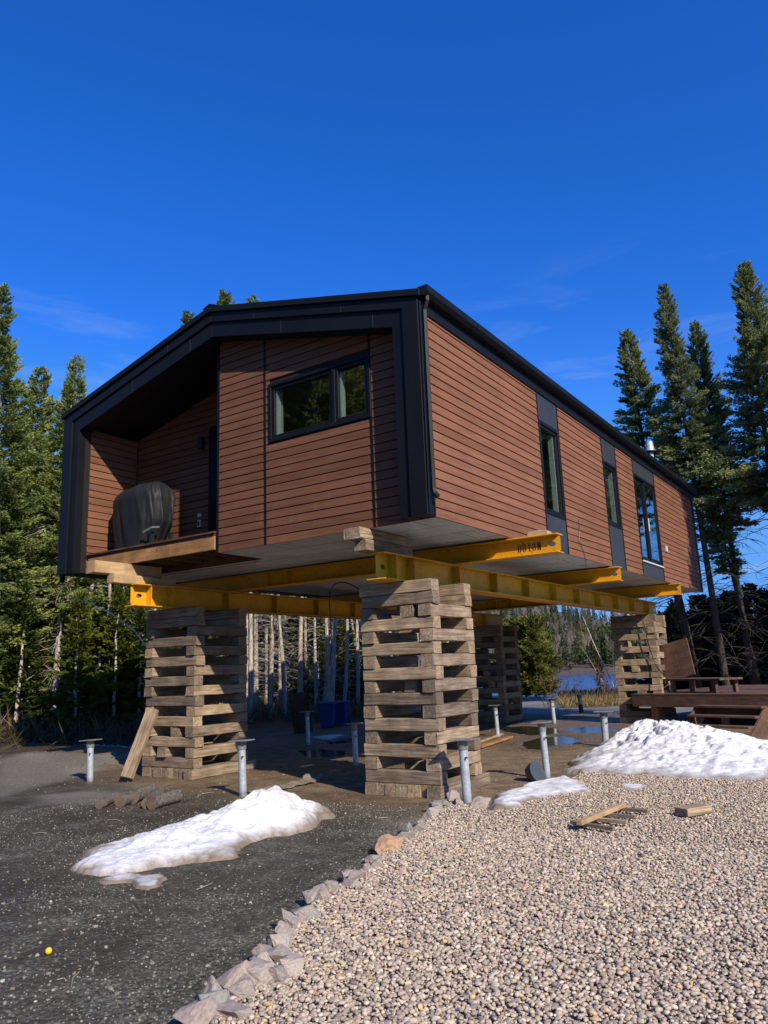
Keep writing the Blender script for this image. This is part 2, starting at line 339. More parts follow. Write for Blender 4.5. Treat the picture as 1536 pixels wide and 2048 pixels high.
def inpoly(x, y, poly):
    ins = np.zeros(np.shape(x), dtype=bool); n = len(poly)
    for i in range(n):
        x1, y1 = poly[i][:2]; x2, y2 = poly[(i + 1) % n][:2]
        c = ((y1 > y) != (y2 > y)) & (x < (x2 - x1) * (y - y1) / (y2 - y1 + 1e-12) + x1); ins ^= c
    return ins
def edge_dist(x, y, poly):
    d = np.full(np.shape(x), 1e9); n = len(poly)
    for i in range(n):
        x1, y1 = poly[i][:2]; x2, y2 = poly[(i + 1) % n][:2]; dx = x2 - x1; dy = y2 - y1
        t = np.clip(((x - x1) * dx + (y - y1) * dy) / (dx * dx + dy * dy + 1e-12), 0, 1)
        d = np.minimum(d, np.hypot(x - x1 - t * dx, y - y1 - t * dy))
    return d
def ground_h(x, y):
    s = x * LU[0] + y * LU[1]; v = x * LV[0] + y * LV[1]
    h = (fbm(x, y, 1.1, 4, 3) - 0.5) * 0.045 * sstep(0, 3, np.abs(s) + 2)
    lake = sstep(34, 84, s) * sstep(-75, -20, v + 0.0)
    h = h * (1 - lake) - 2.3 * lake
    h = h + 2.6 * sstep(198, 215, s)
    # soft bank on the left by the forest
    h = h + 0.25 * sstep(-11.8, -14.5, x) * sstep(12.5, 10.0, y) + 0.5 * sstep(-15, -30, x)
    for p in puddles:
        ins = inpoly(x, y, p); d = edge_dist(x, y, p); h = h - np.where(ins, 0.035 * np.clip(d / 0.3, 0, 1) + 0.01, 0.0)
    return h
gx = np.concatenate([-np.geomspace(2500, 30, 40), np.arange(-29, -16, 0.35), np.arange(-16, 2.5, 0.085), np.geomspace(2.6, 2500, 45)])
gy = np.concatenate([-np.geomspace(300, 3, 20), np.arange(-2.5, 26, 0.085), np.arange(26, 60, 0.5), np.geomspace(60.5, 4000, 60)])
GX, GY = np.meshgrid(gx, gy); fx_, fy_ = GX.ravel(), GY.ravel()
Z = ground_h(fx_, fy_)
ZG = Z.reshape(len(gy), len(gx))
def gh(x, y):
    i = min(max(int(np.searchsorted(gx, x)) - 1, 0), len(gx) - 2); j = min(max(int(np.searchsorted(gy, y)) - 1, 0), len(gy) - 2)
    u = min(max((x - gx[i]) / (gx[i + 1] - gx[i]), 0), 1); v = min(max((y - gy[j]) / (gy[j + 1] - gy[j]), 0), 1)
    return float((ZG[j, i] * (1 - u) + ZG[j, i + 1] * u) * (1 - v) + (ZG[j + 1, i] * (1 - u) + ZG[j + 1, i + 1] * u) * v)
nx, ny = len(gx), len(gy); ii = np.arange(nx - 1)[None, :] + np.arange(ny - 1)[:, None] * nx
faces = np.stack([ii, ii + 1, ii + nx + 1, ii + nx], -1).reshape(-1, 4)
# zones: mud under and beyond the house, dark crushed stone in front, dry litter far, pale sand streaks
wob = (fbm(fx_, fy_, 0.8, 4, 9) - 0.5) * 1.6
mud = sstep(7.2, 8.1, fy_ + 0.15 * fx_ + 1.05 + wob * 0.6) * sstep(26, 22.5, fy_ + wob)
road = sstep(23, 24.5, fy_ + wob * 0.7)
litter = np.clip(sstep(-14.0, -15.5, fx_ + wob) + sstep(42, 48, fy_) * 0.6, 0, 1)
wet = sstep(0.47, 0.60, fbm(fx_, fy_, 0.35, 4, 21)) * 0.8
wet = np.maximum(wet, sstep(0.8, 0.0, np.min([edge_dist(fx_, fy_, p) for p in puddles], 0)))
pale = np.zeros_like(fx_)
for poly in ([(0, 1548), (60, 1530), (180, 1530), (260, 1520), (150, 1552), (0, 1590)], [(95, 1590), (180, 1583), (300, 1590), (240, 1606), (110, 1608)]):
    pg = [G(*p) for p in poly]; pale = np.maximum(pale, sstep(-0.3, 0.15, np.where(inpoly(fx_, fy_, pg), 1, -1) * edge_dist(fx_, fy_, pg) + wob * 0.12))
brn = sstep(0.6, -0.8, (fx_ + 3.4) * 0.93 + (fy_ - 3.2) * 0.35 + wob * 0.9) * (1 - mud)
wet = np.maximum(wet, brn * 0.55)
me = np_mesh('ground', np.stack([fx_, fy_, Z], 1), faces, None, True, {'zone': np.stack([mud, road, litter], 1), 'wet': wet, 'pale': pale, 'brown': brn})
def groundmat():
    mt, nt, b = newmat('ground_mix'); v = coords(nt)
    at = nt.nodes.new('ShaderNodeAttribute'); at.attribute_name = 'zone'; se = nt.nodes.new('ShaderNodeSeparateColor'); nt.links.new(at.outputs['Color'], se.inputs[0])
    aw = nt.nodes.new('ShaderNodeAttribute'); aw.attribute_name = 'wet'; ap = nt.nodes.new('ShaderNodeAttribute'); ap.attribute_name = 'pale'; ab = nt.nodes.new('ShaderNodeAttribute'); ab.attribute_name = 'brown'
    vo = nt.nodes.new('ShaderNodeTexVoronoi'); vo.inputs['Scale'].default_value = 55; nt.links.new(v, vo.inputs['Vector'])
    vb = nt.nodes.new('ShaderNodeTexVoronoi'); vb.inputs['Scale'].default_value = 26; nt.links.new(v, vb.inputs['Vector'])
    f = noise(nt, v, 0.9, 6, 0.65); f2 = noise(nt, v, 24, 6, 0.75); f3 = noise(nt, v, 3.5, 6, 0.7)
    bw = nt.nodes.new('ShaderNodeSeparateColor'); nt.links.new(vo.outputs['Color'], bw.inputs[0])
    stone = ramp(nt, bw.outputs[0], [(0.0, (0.042, 0.041, 0.034)), (0.5, (0.12, 0.118, 0.10)), (0.85, (0.20, 0.196, 0.17)), (1.0, (0.32, 0.31, 0.27))])
    tk = noise(nt, coords(nt, (0.55, 0.18, 1)), 1.6, 4, 0.6, 0.8); stone = mixc(nt, 0.8, stone, ramp(nt, tk, [(0.38, (0.62, 0.58, 0.52)), (0.6, (1.35, 1.33, 1.28))]), 'MULTIPLY'); stone = mixc(nt, 0.8, stone, ramp(nt, f, [(0.35, (0.55, 0.52, 0.48)), (0.6, (1.75, 1.72, 1.6))]), 'MULTIPLY')
    olive = mixc(nt, ramp(nt, f3, [(0.5, (0, 0, 0)), (0.68, (0.6, 0.6, 0.6))]), stone, (0.055, 0.046, 0.03))
    mudc = ramp(nt, f3, [(0.3, (0.13, 0.088, 0.050)), (0.5, (0.24, 0.17, 0.10)), (0.72, (0.35, 0.26, 0.165))])
    mudc = mixc(nt, 0.5, mudc, ramp(nt, f2, [(0.3, (0.5, 0.5, 0.5)), (0.7, (1.2, 1.2, 1.2))]), 'MULTIPLY')
    roadc = ramp(nt, f2, [(0.3, (0.20, 0.195, 0.18)), (0.7, (0.30, 0.29, 0.27))])
    litc = ramp(nt, f2, [(0.3, (0.05, 0.035, 0.022)), (0.6, (0.15, 0.105, 0.06)), (0.8, (0.26, 0.2, 0.12))])
    bf_ = nd(nt, 'ShaderNodeMath', operation='MULTIPLY'); nt.links.new(ab.outputs['Fac'], bf_.inputs[0]); nt.links.new(ramp(nt, f3, [(0.35, (0.25, 0.25, 0.25)), (0.6, (0.9, 0.9, 0.9))]), bf_.inputs[1]); olive = mixc(nt, bf_.outputs[0], olive, (0.085, 0.066, 0.042)); c = mixc(nt, se.outputs[0], olive, mudc); c = mixc(nt, se.outputs[1], c, roadc); c = mixc(nt, se.outputs[2], c, litc)
    palec = ramp(nt, f2, [(0.3, (0.16, 0.14, 0.115)), (0.7, (0.34, 0.31, 0.26))]); c = mixc(nt, ap.outputs['Fac'], c, palec)
    dk = nd(nt, 'ShaderNodeMath', operation='MULTIPLY'); nt.links.new(aw.outputs['Fac'], dk.inputs[0]); dk.inputs[1].default_value = 0.75
    c = mixc(nt, dk.outputs[0], c, (0.55, 0.52, 0.48), 'MULTIPLY')
    nt.links.new(c, b.inputs['Base Color'])
    rr = nd(nt, 'ShaderNodeMapRange'); nt.links.new(aw.outputs['Fac'], rr.inputs[0]); rr.inputs[3].default_value = 0.9; rr.inputs[4].default_value = 0.5; nt.links.new(rr.outputs[0], b.inputs['Roughness'])
    b.inputs['Specular IOR Level'].default_value = 0.3
    ha = nd(nt, 'ShaderNodeMath', operation='MULTIPLY_ADD'); nt.links.new(vb.outputs['Distance'], ha.inputs[0]); ha.inputs[1].default_value = -0.9; nt.links.new(f2, ha.inputs[2])
    bump(nt, b, ha.outputs[0], 0.7, 0.018); return mt
me.materials.append(groundmat())
g = link(bpy.data.objects.new('ground', me)); tag(g, kind='structure')
# lake
def water(name, col, rough, bs, scale):
    mt, nt, b = newmat(name); v = coords(nt, scale); f = noise(nt, v, 1.0, 5, 0.65)
    c = ramp(nt, f, [(0.35, col), (0.7, [x * 1.7 for x in col])]); nt.links.new(c, b.inputs['Base Color']); b.inputs['Roughness'].default_value = rough
    b.inputs['IOR'].default_value = 1.33; bump(nt, b, f, bs, 0.3); return mt
lm = MB(); a = 6000
c0 = LU * 60; lm.add([tuple(LU * 60 - LV * 200) + (-1.6,), tuple(LU * 60 + LV * 400) + (-1.6,), tuple(LU * 212 + LV * 600) + (-1.6,), tuple(LU * 212 - LV * 400) + (-1.6,)], [(0, 1, 2, 3)])
tag(lm.build('lake_water', water('rippled_lake', (0.02, 0.075, 0.22), 0.2, 1.0, (0.35, 0.9, 1))), kind='structure')
for p in puddles:
    w_ = MB(); n = len(p); cx = sum(q[0] for q in p) / n; cy = sum(q[1] for q in p) / n
    w_.add([(cx + (q[0] - cx) * 1.03, cy + (q[1] - cy) * 1.03, -0.016) for q in p], [tuple(range(n))])
    mt_ = bpy.data.materials.get('puddle_water')
    if not mt_: mt_ = water('puddle_water', (0.02, 0.017, 0.013), 0.03, 0.02, (6, 6, 1))
    tag(w_.build('puddle', mt_), kind='structure')
# hill beyond the lake
hx = np.linspace(-500, 700, 121); hs = np.linspace(196, 1300, 90); HX, HS = np.meshgrid(hx, hs); hv, hss = HX.ravel(), HS.ravel()
def hill_h(v, s):
    amp = 26 + 34 * np.exp(-((v + 75) / 70.0) ** 2) * sstep(420, 800, s) - 12 * sstep(20, 140, v)
    return -1.9 + 2.2 * sstep(200, 210, s) + amp * sstep(212, 620, s) + (fbm(v, s, 0.012, 3, 5) - 0.5) * 8 * sstep(215, 300, s)
HZ = hill_h(hv, hss); P = LU[None, :] * hss[:, None] + LV[None, :] * hv[:, None]
ii = np.arange(120)[None, :] + np.arange(89)[:, None] * 121
me = np_mesh('hill', np.column_stack([P, HZ]), np.stack([ii, ii + 1, ii + 122, ii + 121], -1).reshape(-1, 4), simple('hill_floor', (0.12, 0.09, 0.07), 0.9, 0, 0.4, 0.05), True)
tag(link(bpy.data.objects.new('hill', me)), kind='structure')
# ------------------------------------------------------------------ trees
def twig_quads(base, dirs, length, width, seed_rng, cross=2):
    n = len(base); Vs = []; 
    for k in range(cross):
        rnd = seed_rng.normal(size=(n, 3)); side = np.cross(dirs, rnd); side /= np.linalg.norm(side, axis=1, keepdims=True) + 1e-9
        w = width[:, None] * side; mid = base + dirs * (length * 0.45)[:, None]
        tip = base + dirs * length[:, None]
        Vs.append(np.stack([base - w * 0.25, mid - w, tip, mid + w], 1))
    return np.concatenate(Vs, 0)                      # (n*cross,4,3)
def spruce_crown(seed, H, zb, Rr, nbr, dens, tl=0.26, tw=0.035, cols=((0.035, 0.055, 0.02), (0.10, 0.115, 0.035)), sparse=0.0, px=0.85, round_=0.0):
    r = np.random.default_rng(seed); B = []; D = []; L = []; W = []; T = []
    lob = r.uniform(0, 6.28, 4)
    for i in range(nbr):
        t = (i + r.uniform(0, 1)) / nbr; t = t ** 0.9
        z = zb + (H - zb) * t; az = r.uniform(0, 2 * math.pi)
        prof = (1 - t) ** px * (1 - round_ * 0.5 * (1 - t)); low = min(1, 0.45 + t * 3.0)
        Lb = (Rr * prof * low * (0.68 + 0.2 * math.sin(az * 2 + lob[0] + t * 9) + 0.15 * math.sin(az + lob[1] - t * 17)) * (r.uniform(0.45, 1.0) if r.random() < 0.6 else r.uniform(0.9, 1.25))) + 0.12
        if r.random() < sparse * (1 - t): continue
        a = -0.42 * (1 - t) + 0.75 * t ** 2; b = 0.22
        n = max(4, int(dens * Lb)); s = r.uniform(0.12, 1.0, n) ** 0.75
        cd = np.array([math.cos(az), math.sin(az), 0.0]); pd = np.array([-math.sin(az), math.cos(az), 0.0])
        base = cd[None] * (s * Lb)[:, None]; base[:, 2] = z + Lb * (a * s + b * s * s)
        sg = np.where(r.random(n) < 0.5, -1, 1); ang = r.uniform(0.15, 1.1, n)
        sp = Lb * 0.22 * (1.1 - s) * r.uniform(0, 1, n)
        nc = max(2, int(Lb * 6)); cc_ = r.normal(0, 1, (nc, 3)) * np.array([0.03, 0.03, 0.02]) * (0.4 + Lb); base += pd[None] * (sg * sp)[:, None] + cc_[r.integers(0, nc, n)] * 0.8; base[:, 2] += r.normal(0, 0.02, n) * (0.5 + Lb)
        d = cd[None] * np.cos(ang)[:, None] + pd[None] * (sg * np.sin(ang))[:, None]
        d += r.normal(0, 0.10, (n, 3)); d[:, 2] = (a + 2 * b * s) * 0.7 + r.normal(0, 0.27, n) + 0.06; d /= np.linalg.norm(d, axis=1, keepdims=True)
        l = tl * r.uniform(0.6, 1.25, n) * (1.15 - 0.4 * s) * (0.65 + 0.35 * (1 - t)); B.append(base); D.append(d); L.append(l); W.append(tw * r.uniform(0.7, 1.3, n))
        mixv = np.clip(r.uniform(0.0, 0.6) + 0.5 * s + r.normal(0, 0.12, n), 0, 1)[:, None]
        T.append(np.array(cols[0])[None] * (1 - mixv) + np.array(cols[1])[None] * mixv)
    B = np.concatenate(B); D = np.concatenate(D); L = np.concatenate(L); W = np.concatenate(W); T = np.concatenate(T)
    Q = twig_quads(B, D, L, W, r); Tt = np.concatenate([T, T]); n = len(Q)
    return Q.reshape(-1, 3), np.arange(n * 4).reshape(n, 4), np.repeat(Tt, 4, axis=0)
def trunk_mb(seed, H, r0, bend=0.12, n=9):
    r = random.Random(seed); pts = []; rad = []; ox = oy = 0
    for i in range(13):
        t = i / 12; ox += r.uniform(-bend, bend) * 0.5; oy += r.uniform(-bend, bend) * 0.5
        pts.append((ox * t, oy * t, -0.3 + (H + 0.1) * t)); rad.append(r0 * (1.25 if i == 0 else 1) * (1 - t) ** 0.8 + 0.012)
    m_ = MB(); m_.tube(pts, rad, n); return m_, pts, rad
def dead_mb(seed, pts, z0, z1, count, lmax, thick=0.011, droop=0.5, fork=2):
    r = random.Random(seed); m_ = MB()
    for i in range(count):
        z = r.uniform(z0, z1)
        k = 0
        while k < len(pts) - 2 and pts[k + 1][2] < z: k += 1
        t = (z - pts[k][2]) / max(1e-3, pts[k + 1][2] - pts[k][2]); bx = pts[k][0] * (1 - t) + pts[k + 1][0] * t; by = pts[k][1] * (1 - t) + pts[k + 1][1] * t
        az = r.uniform(0, 6.283); L = lmax * r.uniform(0.35, 1.0); p = []; el = r.uniform(-0.1, 0.5)
        for j in range(5):
            s = j / 4; p.append((bx + math.cos(az + 0.3 * s * r.uniform(-1, 1)) * L * s, by + math.sin(az) * L * s, z + el * L * s - droop * L * s * s + r.uniform(-0.03, 0.03)))
        m_.tube(p, [thick * (1.2 - s_ * 0.22) for s_ in range(5)], 3, False)
        for q in range(fork):
            a2 = az + r.choice((-1, 1)) * r.uniform(0.4, 1.0); st = p[r.choice((2, 3))]; l2 = L * r.uniform(0.25, 0.5)
            e2 = (st[0] + math.cos(a2) * l2, st[1] + math.sin(a2) * l2, st[2] - l2 * r.uniform(-0.1, 0.6))
            mid = tuple((u + w) / 2 + r.uniform(-0.04, 0.04) for u, w in zip(st, e2)); m_.tube([st, mid, e2], [thick * 0.7, thick * 0.5, thick * 0.3], 3, False)
    return m_
TREES = {}
def make_tree_proto(key, seed, H, zb, Rr, nbr, dens, r0, dead=30, dl=1.3, barkm='bark', dthick=0.011, **kw):
    V, F_, T = spruce_crown(seed, H, zb, Rr, nbr, dens, **kw)
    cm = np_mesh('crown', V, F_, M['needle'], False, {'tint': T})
    tm, pts, rad = trunk_mb(seed, H - 0.25, r0); tme = tm.mesh('trunk', M[barkm], True)
    dme = None
    if dead: dme = dead_mb(seed, pts, 0.7, zb + 1.6, dead, dl, dthick).mesh('dead_branches', M['deadtwig' if barkm == 'bark' else 'darkbark'])
    TREES[key] = (tme, cm, dme, H)
def place_tree(key, name, label, cat, loc, rz=0, scale=1.0, tilt=None, group=None, sz=None):
    tme, cm, dme, H = TREES[key]; t = thing(name, label, cat, loc, 0, group)
    for nm, me_ in (('trunk', tme), ('crown', cm), ('dead_branches', dme)):
        if me_ is None: continue
        link(bpy.data.objects.new(nm, me_), t)
    if tilt is not None:
        q = Vector((0, 0, 1)).rotation_difference(Vector(tilt).normalized()); t.rotation_mode = 'QUATERNION'
        from mathutils import Quaternion
        t.rotation_quaternion = q @ Quaternion((0, 0, 1), rz)
    else: t.rotation_euler = (0, 0, rz)
    t.scale = (scale, scale, sz or scale); return t
yel = ((0.10, 0.135, 0.055), (0.46, 0.52, 0.20)); blu = ((0.08, 0.105, 0.055), (0.42, 0.46, 0.24))
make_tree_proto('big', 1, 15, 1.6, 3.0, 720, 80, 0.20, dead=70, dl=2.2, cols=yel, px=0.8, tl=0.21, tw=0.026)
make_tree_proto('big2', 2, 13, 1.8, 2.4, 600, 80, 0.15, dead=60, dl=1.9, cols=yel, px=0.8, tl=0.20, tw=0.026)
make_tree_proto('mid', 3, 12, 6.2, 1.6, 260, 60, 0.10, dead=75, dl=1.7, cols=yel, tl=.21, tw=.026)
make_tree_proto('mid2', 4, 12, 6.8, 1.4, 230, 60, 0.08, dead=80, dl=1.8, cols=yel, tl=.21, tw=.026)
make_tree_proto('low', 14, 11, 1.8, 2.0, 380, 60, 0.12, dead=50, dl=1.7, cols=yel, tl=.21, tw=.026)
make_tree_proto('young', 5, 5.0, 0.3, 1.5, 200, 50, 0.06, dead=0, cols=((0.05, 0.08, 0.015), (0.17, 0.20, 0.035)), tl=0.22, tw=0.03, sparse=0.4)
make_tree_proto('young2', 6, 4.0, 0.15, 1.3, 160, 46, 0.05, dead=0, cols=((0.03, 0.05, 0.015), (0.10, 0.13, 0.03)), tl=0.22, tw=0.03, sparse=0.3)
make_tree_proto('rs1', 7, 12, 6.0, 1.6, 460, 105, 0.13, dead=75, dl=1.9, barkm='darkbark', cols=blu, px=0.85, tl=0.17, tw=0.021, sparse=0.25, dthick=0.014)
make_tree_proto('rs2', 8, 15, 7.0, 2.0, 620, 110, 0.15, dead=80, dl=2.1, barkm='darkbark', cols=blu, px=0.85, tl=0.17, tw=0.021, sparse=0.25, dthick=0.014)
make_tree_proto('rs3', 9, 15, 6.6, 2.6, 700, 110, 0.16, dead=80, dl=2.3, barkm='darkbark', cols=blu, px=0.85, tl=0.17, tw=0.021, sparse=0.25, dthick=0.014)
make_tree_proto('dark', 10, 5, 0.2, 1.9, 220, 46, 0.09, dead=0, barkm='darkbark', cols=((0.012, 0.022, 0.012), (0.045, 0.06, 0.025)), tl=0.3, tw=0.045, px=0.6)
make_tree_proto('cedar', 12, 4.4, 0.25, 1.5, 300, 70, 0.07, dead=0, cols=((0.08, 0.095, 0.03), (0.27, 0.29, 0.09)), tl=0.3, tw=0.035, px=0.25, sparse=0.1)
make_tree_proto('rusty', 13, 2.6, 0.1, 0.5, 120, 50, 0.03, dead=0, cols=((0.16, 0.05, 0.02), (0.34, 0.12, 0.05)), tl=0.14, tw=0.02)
def tree_px(key, name, label, cat, base_px, depth, top_px, rz=0, group=None, wide=1.0, zbase=None):
    r_ = ray(base_px[0], base_px[1]); b = AD(base_px[0], base_px[1], depth); bx, by = float(b[0]), float(b[1]); bz = gh(bx, by)
    tp = AD(top_px[0], top_px[1], depth); H0 = TREES[key][3]; axis = Vector((tp[0] - bx, tp[1] - by, tp[2] - bz)); L = axis.length
    return place_tree(key, name, label, cat, (bx, by, bz), rz, L / H0 * wide, tilt=axis, group=group, sz=L / H0)
# right hand spruces behind the deck
tree_px('rs1', 'spruce_tree', 'small leaning spruce, shortest of the tall ones, just behind the roof chimney pipe', 'tree', (1396, 1372), 30, (1252, 668), 0.4, wide=1.15)
tree_px('rs2', 'spruce_tree', 'slim pointed spruce rising beside the house end, right of the small leaning one', 'tree', (1456, 1388), 27, (1327, 576), 1.9, wide=0.88)
tree_px('rs3', 'spruce_tree', 'broad dark spruce crowding the slim pointed one, its top just lower', 'tree', (1511, 1392), 28, (1388, 650), 2.6, wide=0.82)
tree_px('rs1', 'spruce_tree', 'mostly bare double spruce trunk at the right behind the deck', 'tree', (1526, 1392), 27.3, (1400, 900), 4.1, wide=0.75)
tree_px('rs3', 'spruce_tree', 'tallest spruce at the right edge, standing against the blue sky', 'tree', (1600, 1395), 26, (1490, 532), 0.2, wide=0.92)
tree_px('rs2', 'spruce_tree', 'spruce half cut off by the right side of the picture', 'tree', (1700, 1400), 24, (1600, 600), 3.0, wide=0.85)
t = place_tree('rs2', 'spruce_tree', 'spruce standing right of the deck that shades the far end of the house', 'tree', (-0.6, 20.6, 0), 1.0, 0.8)
# shaded thicket behind the deck
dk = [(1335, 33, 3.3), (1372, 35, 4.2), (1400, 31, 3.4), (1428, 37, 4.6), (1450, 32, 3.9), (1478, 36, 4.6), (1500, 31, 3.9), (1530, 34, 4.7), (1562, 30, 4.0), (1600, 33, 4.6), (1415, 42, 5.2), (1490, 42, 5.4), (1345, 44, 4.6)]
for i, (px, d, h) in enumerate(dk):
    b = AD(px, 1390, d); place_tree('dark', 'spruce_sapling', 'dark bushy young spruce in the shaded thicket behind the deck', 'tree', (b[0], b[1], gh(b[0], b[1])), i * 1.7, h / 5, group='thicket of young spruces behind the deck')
# left forest edge, named individuals
tree_px('big', 'spruce_tree', 'tallest spruce, huge and full, at the left edge of the picture', 'tree', (-15, 1500), 21, (2, 572), 0.5, wide=1.0)
tree_px('big2', 'spruce_tree', 'full spruce just right of the tallest one at the left edge', 'tree', (60, 1490), 24, (82, 742), 2.2, wide=1.1)
tree_px('big2', 'spruce_tree', 'spruce whose pointed top shows just left of the black house corner', 'tree', (134, 1485), 22, (138, 770), 1.2, wide=0.95)
tree_px('big', 'spruce_tree', 'spruce whose tip shows above the roof near the ridge', 'tree', (470, 1460), 34, (450, 588), 0.9)
tree_px('big2', 'spruce_tree', 'spruce showing a tiny tip over the left roof slope', 'tree', (385, 1465), 34, (378, 632), 0.1)
tree_px('mid', 'spruce_tree', 'spruce whose faint leader just clears the roof right of the ridge', 'tree', (525, 1460), 38, (508, 602), 0.1)
trunks = [(17, 22, 'mid'), (31, 26, 'mid2'), (45, 23, 'mid'), (63, 28, 'mid2'), (105, 21, 'mid'), (180, 26, 'mid2'), (215, 24, 'mid'), (251, 22, 'mid2'), (268, 28, 'mid'), (160, 31, 'big2'),
          (493, 22, 'mid2'), (501, 20.5, 'big2'), (512, 22, 'mid'), (533, 24, 'mid2'), (541, 21.5, 'mid'), (548, 27, 'mid2'), (561, 23, 'mid2'), (571, 25, 'mid2'),
          (599, 22, 'mid'), (614, 26, 'mid2'), (627, 29, 'mid2'), (635, 27, 'mid2'), (658, 21.5, 'mid'), (717, 24, 'mid2'), (695, 31, 'mid'), (755, 27, 'mid'), (790, 30, 'mid'), (825, 33, 'mid2'), (865, 36, 'mid'), (585, 31, 'mid'), (670, 33, 'mid2'), (740, 34, 'mid')]
for i, (px, d, k) in enumerate(trunks):
    if px > 450: d = d + 4.5; k = {'big2': 'mid', 'mid': 'mid', 'mid2': 'mid2'}[k]
    elif i % 3 != 1: k = 'low'
    b = AD(px, 1460, d); s = rng.uniform(0.82, 0.95); hz = (11.3 if px > 140 else 12.2)
    tl_ = (rng.uniform(-0.03, 0.03), rng.uniform(-0.03, 0.03), 1)
    side = 'on the left' if px < 290 else ('under the raised house' if px < 720 else 'behind the nearest crib')
    place_tree(k, 'spruce_tree', 'slender spruce with pale bare lower trunk in the forest seen ' + side, 'tree', (b[0], b[1], gh(b[0], b[1])), rng.uniform(0, 6), s, tilt=tl_, group='slender forest spruces ' + side, sz=s * hz / 12 * (0.92 if TREES[k][3] > 12 else 1))
for i in range(34):
    px = rng.uniform(-80, 420) if i < 22 else rng.uniform(480, 900); d = rng.uniform(25, 46) + (6 if px > 450 else 0); b = AD(px, 1450, d); s = rng.uniform(0.75, 0.98)
    side = 'on the left' if px < 290 else ('under the raised house' if px < 720 else 'behind the nearest crib')
    place_tree(rng.choice(('mid', 'low', 'mid', 'big2') if px < 450 else ('mid', 'mid2')), 'spruce_tree', 'slender spruce with pale bare lower trunk in the forest seen ' + side, 'tree', (b[0], b[1], gh(b[0], b[1])), rng.uniform(0, 6), s, tilt=(rng.uniform(-.03, .03), rng.uniform(-.03, .03), 1), group='slender forest spruces ' + side, sz=s * 0.9)
yg = [(30, 20, 1.0), (85, 23, 1.0), (150, 19.5, .75), (190, 21, .95), (228, 20.5, .8), (262, 23, 1.05), (285, 26, 1.0), (520, 27, .7), (580, 26, .7), (612, 29, .8), (640, 24.5, .55), (675, 27, .9), (700, 25, .85), (725, 29, 1.0), (745, 26, .9), (0, 25, 1.1), (120, 26, 1.1), (335, 27, 1), (440, 27, 1), (555, 31, .9), (656, 31, 1.1), (770, 31, 1.1), (810, 35, 1.2), (850, 38, 1.2), (240, 30, 1.2), (60, 30, 1.2), (5, 30, 1.3), (185, 33, 1.3), (500, 28, 1.1), (530, 30, 1.2), (566, 27, .8), (592, 30, 1.2), (622, 27, 1.1), (648, 29, 1.3), (668, 26, .9), (690, 30, 1.2), (708, 27, 1.0), (545, 33, 1.4), (600, 34, 1.4), (15, 21, .9), (52, 21, .8), (118, 22, 1.0), (140, 24, 1.2), (205, 24, 1.2), (245, 22, 1.0), (275, 21, .9)]
for i, (px, d, s) in enumerate(yg):
    if px > 450: d += 4
    b = AD(px, 1460, d); side = 'left of the cribs' if px < 290 else ('under the raised house' if px < 720 else 'behind the nearest crib')
    place_tree('young' if i % 3 else 'young2', 'young_spruce', 'young bright green spruce growing among the bare trunks ' + side, 'tree', (b[0], b[1], gh(b[0], b[1])), i * 2.1, s, group='young spruces among the trunks ' + side)
# slender dead snags
for k in range(4):
    tm_, pts_, rad_ = trunk_mb(70 + k, 8.5, 0.055 + 0.012 * k, 0.2, 7); dd_ = dead_mb(80 + k, pts_, 0.5, 8.0, 46, 1.1, 0.009, 0.3); tm_.add(dd_.v, dd_.f); TREES['snag%d' % k] = (tm_.mesh('trunk', M['bark'], True), None, None, 8.5)
for i in range(38):
    if 14 <= i < 30: continue
    px = rng.uniform(480, 900) if i < 30 else rng.uniform(-20, 290); d = rng.uniform(24, 33) if i < 30 else rng.uniform(19.5, 27); b = AD(px, 1450, d); s = rng.uniform(0.8, 1.1)
    side = 'on the left' if px < 290 else ('under the raised house' if px < 720 else 'behind the nearest crib')
    place_tree('snag%d' % (i % 4), 'dead_tree', 'thin bare dead tree trunk in the forest seen ' + side, 'tree', (b[0], b[1], gh(b[0], b[1])), rng.uniform(0, 6), s, tilt=(rng.uniform(-.14, .14), rng.uniform(-.14, .14), 1), group='thin bare dead trees ' + side)
# forest mass behind
def mass(name, label, specs, mat, gen):
    VV = []; TT = []
    for sp in specs:
        V, T = gen(sp); VV.append(V); TT.append(T)
    V = np.concatenate(VV); T = np.concatenate(TT); n = len(V) // 4
    me_ = np_mesh(name, V, np.arange(n * 4).reshape(n, 4), mat, False, {'tint': T})
    return tag(link(bpy.data.objects.new(name, me_)), label, 'forest', kind='stuff')
lowp = [spruce_crown(100 + i, 12, 1.2, 2.2, 150, 18, tl=0.6, tw=0.09, cols=yel)[0::2] for i in range(3)]
def gen_low(sp):
    x, y, z, s, k = sp; V, T = lowp[k]; a_ = x * 13.7 % 6.28; c, s_ = math.cos(a_), math.sin(a_)
    W_ = V * s; W_ = np.stack([W_[:, 0] * c - W_[:, 1] * s_, W_[:, 0] * s_ + W_[:, 1] * c, W_[:, 2]], 1) + np.array([x, y, z]); return W_, T * (0.6 + 0.5 * ((x * 7.7) % 1))
specs = []
for i in range(150):
    px = rng.uniform(-260, 905); d = rng.uniform(44, 75); b = AD(px, 1450, d); specs.append((b[0], b[1], gh(b[0], b[1]) - 0.3, rng.uniform(0.6, 0.98), i % 3))
mass('forest_mass', 'dense spruce forest closing the view behind the bare trunks', specs, M['needle'], gen_low)
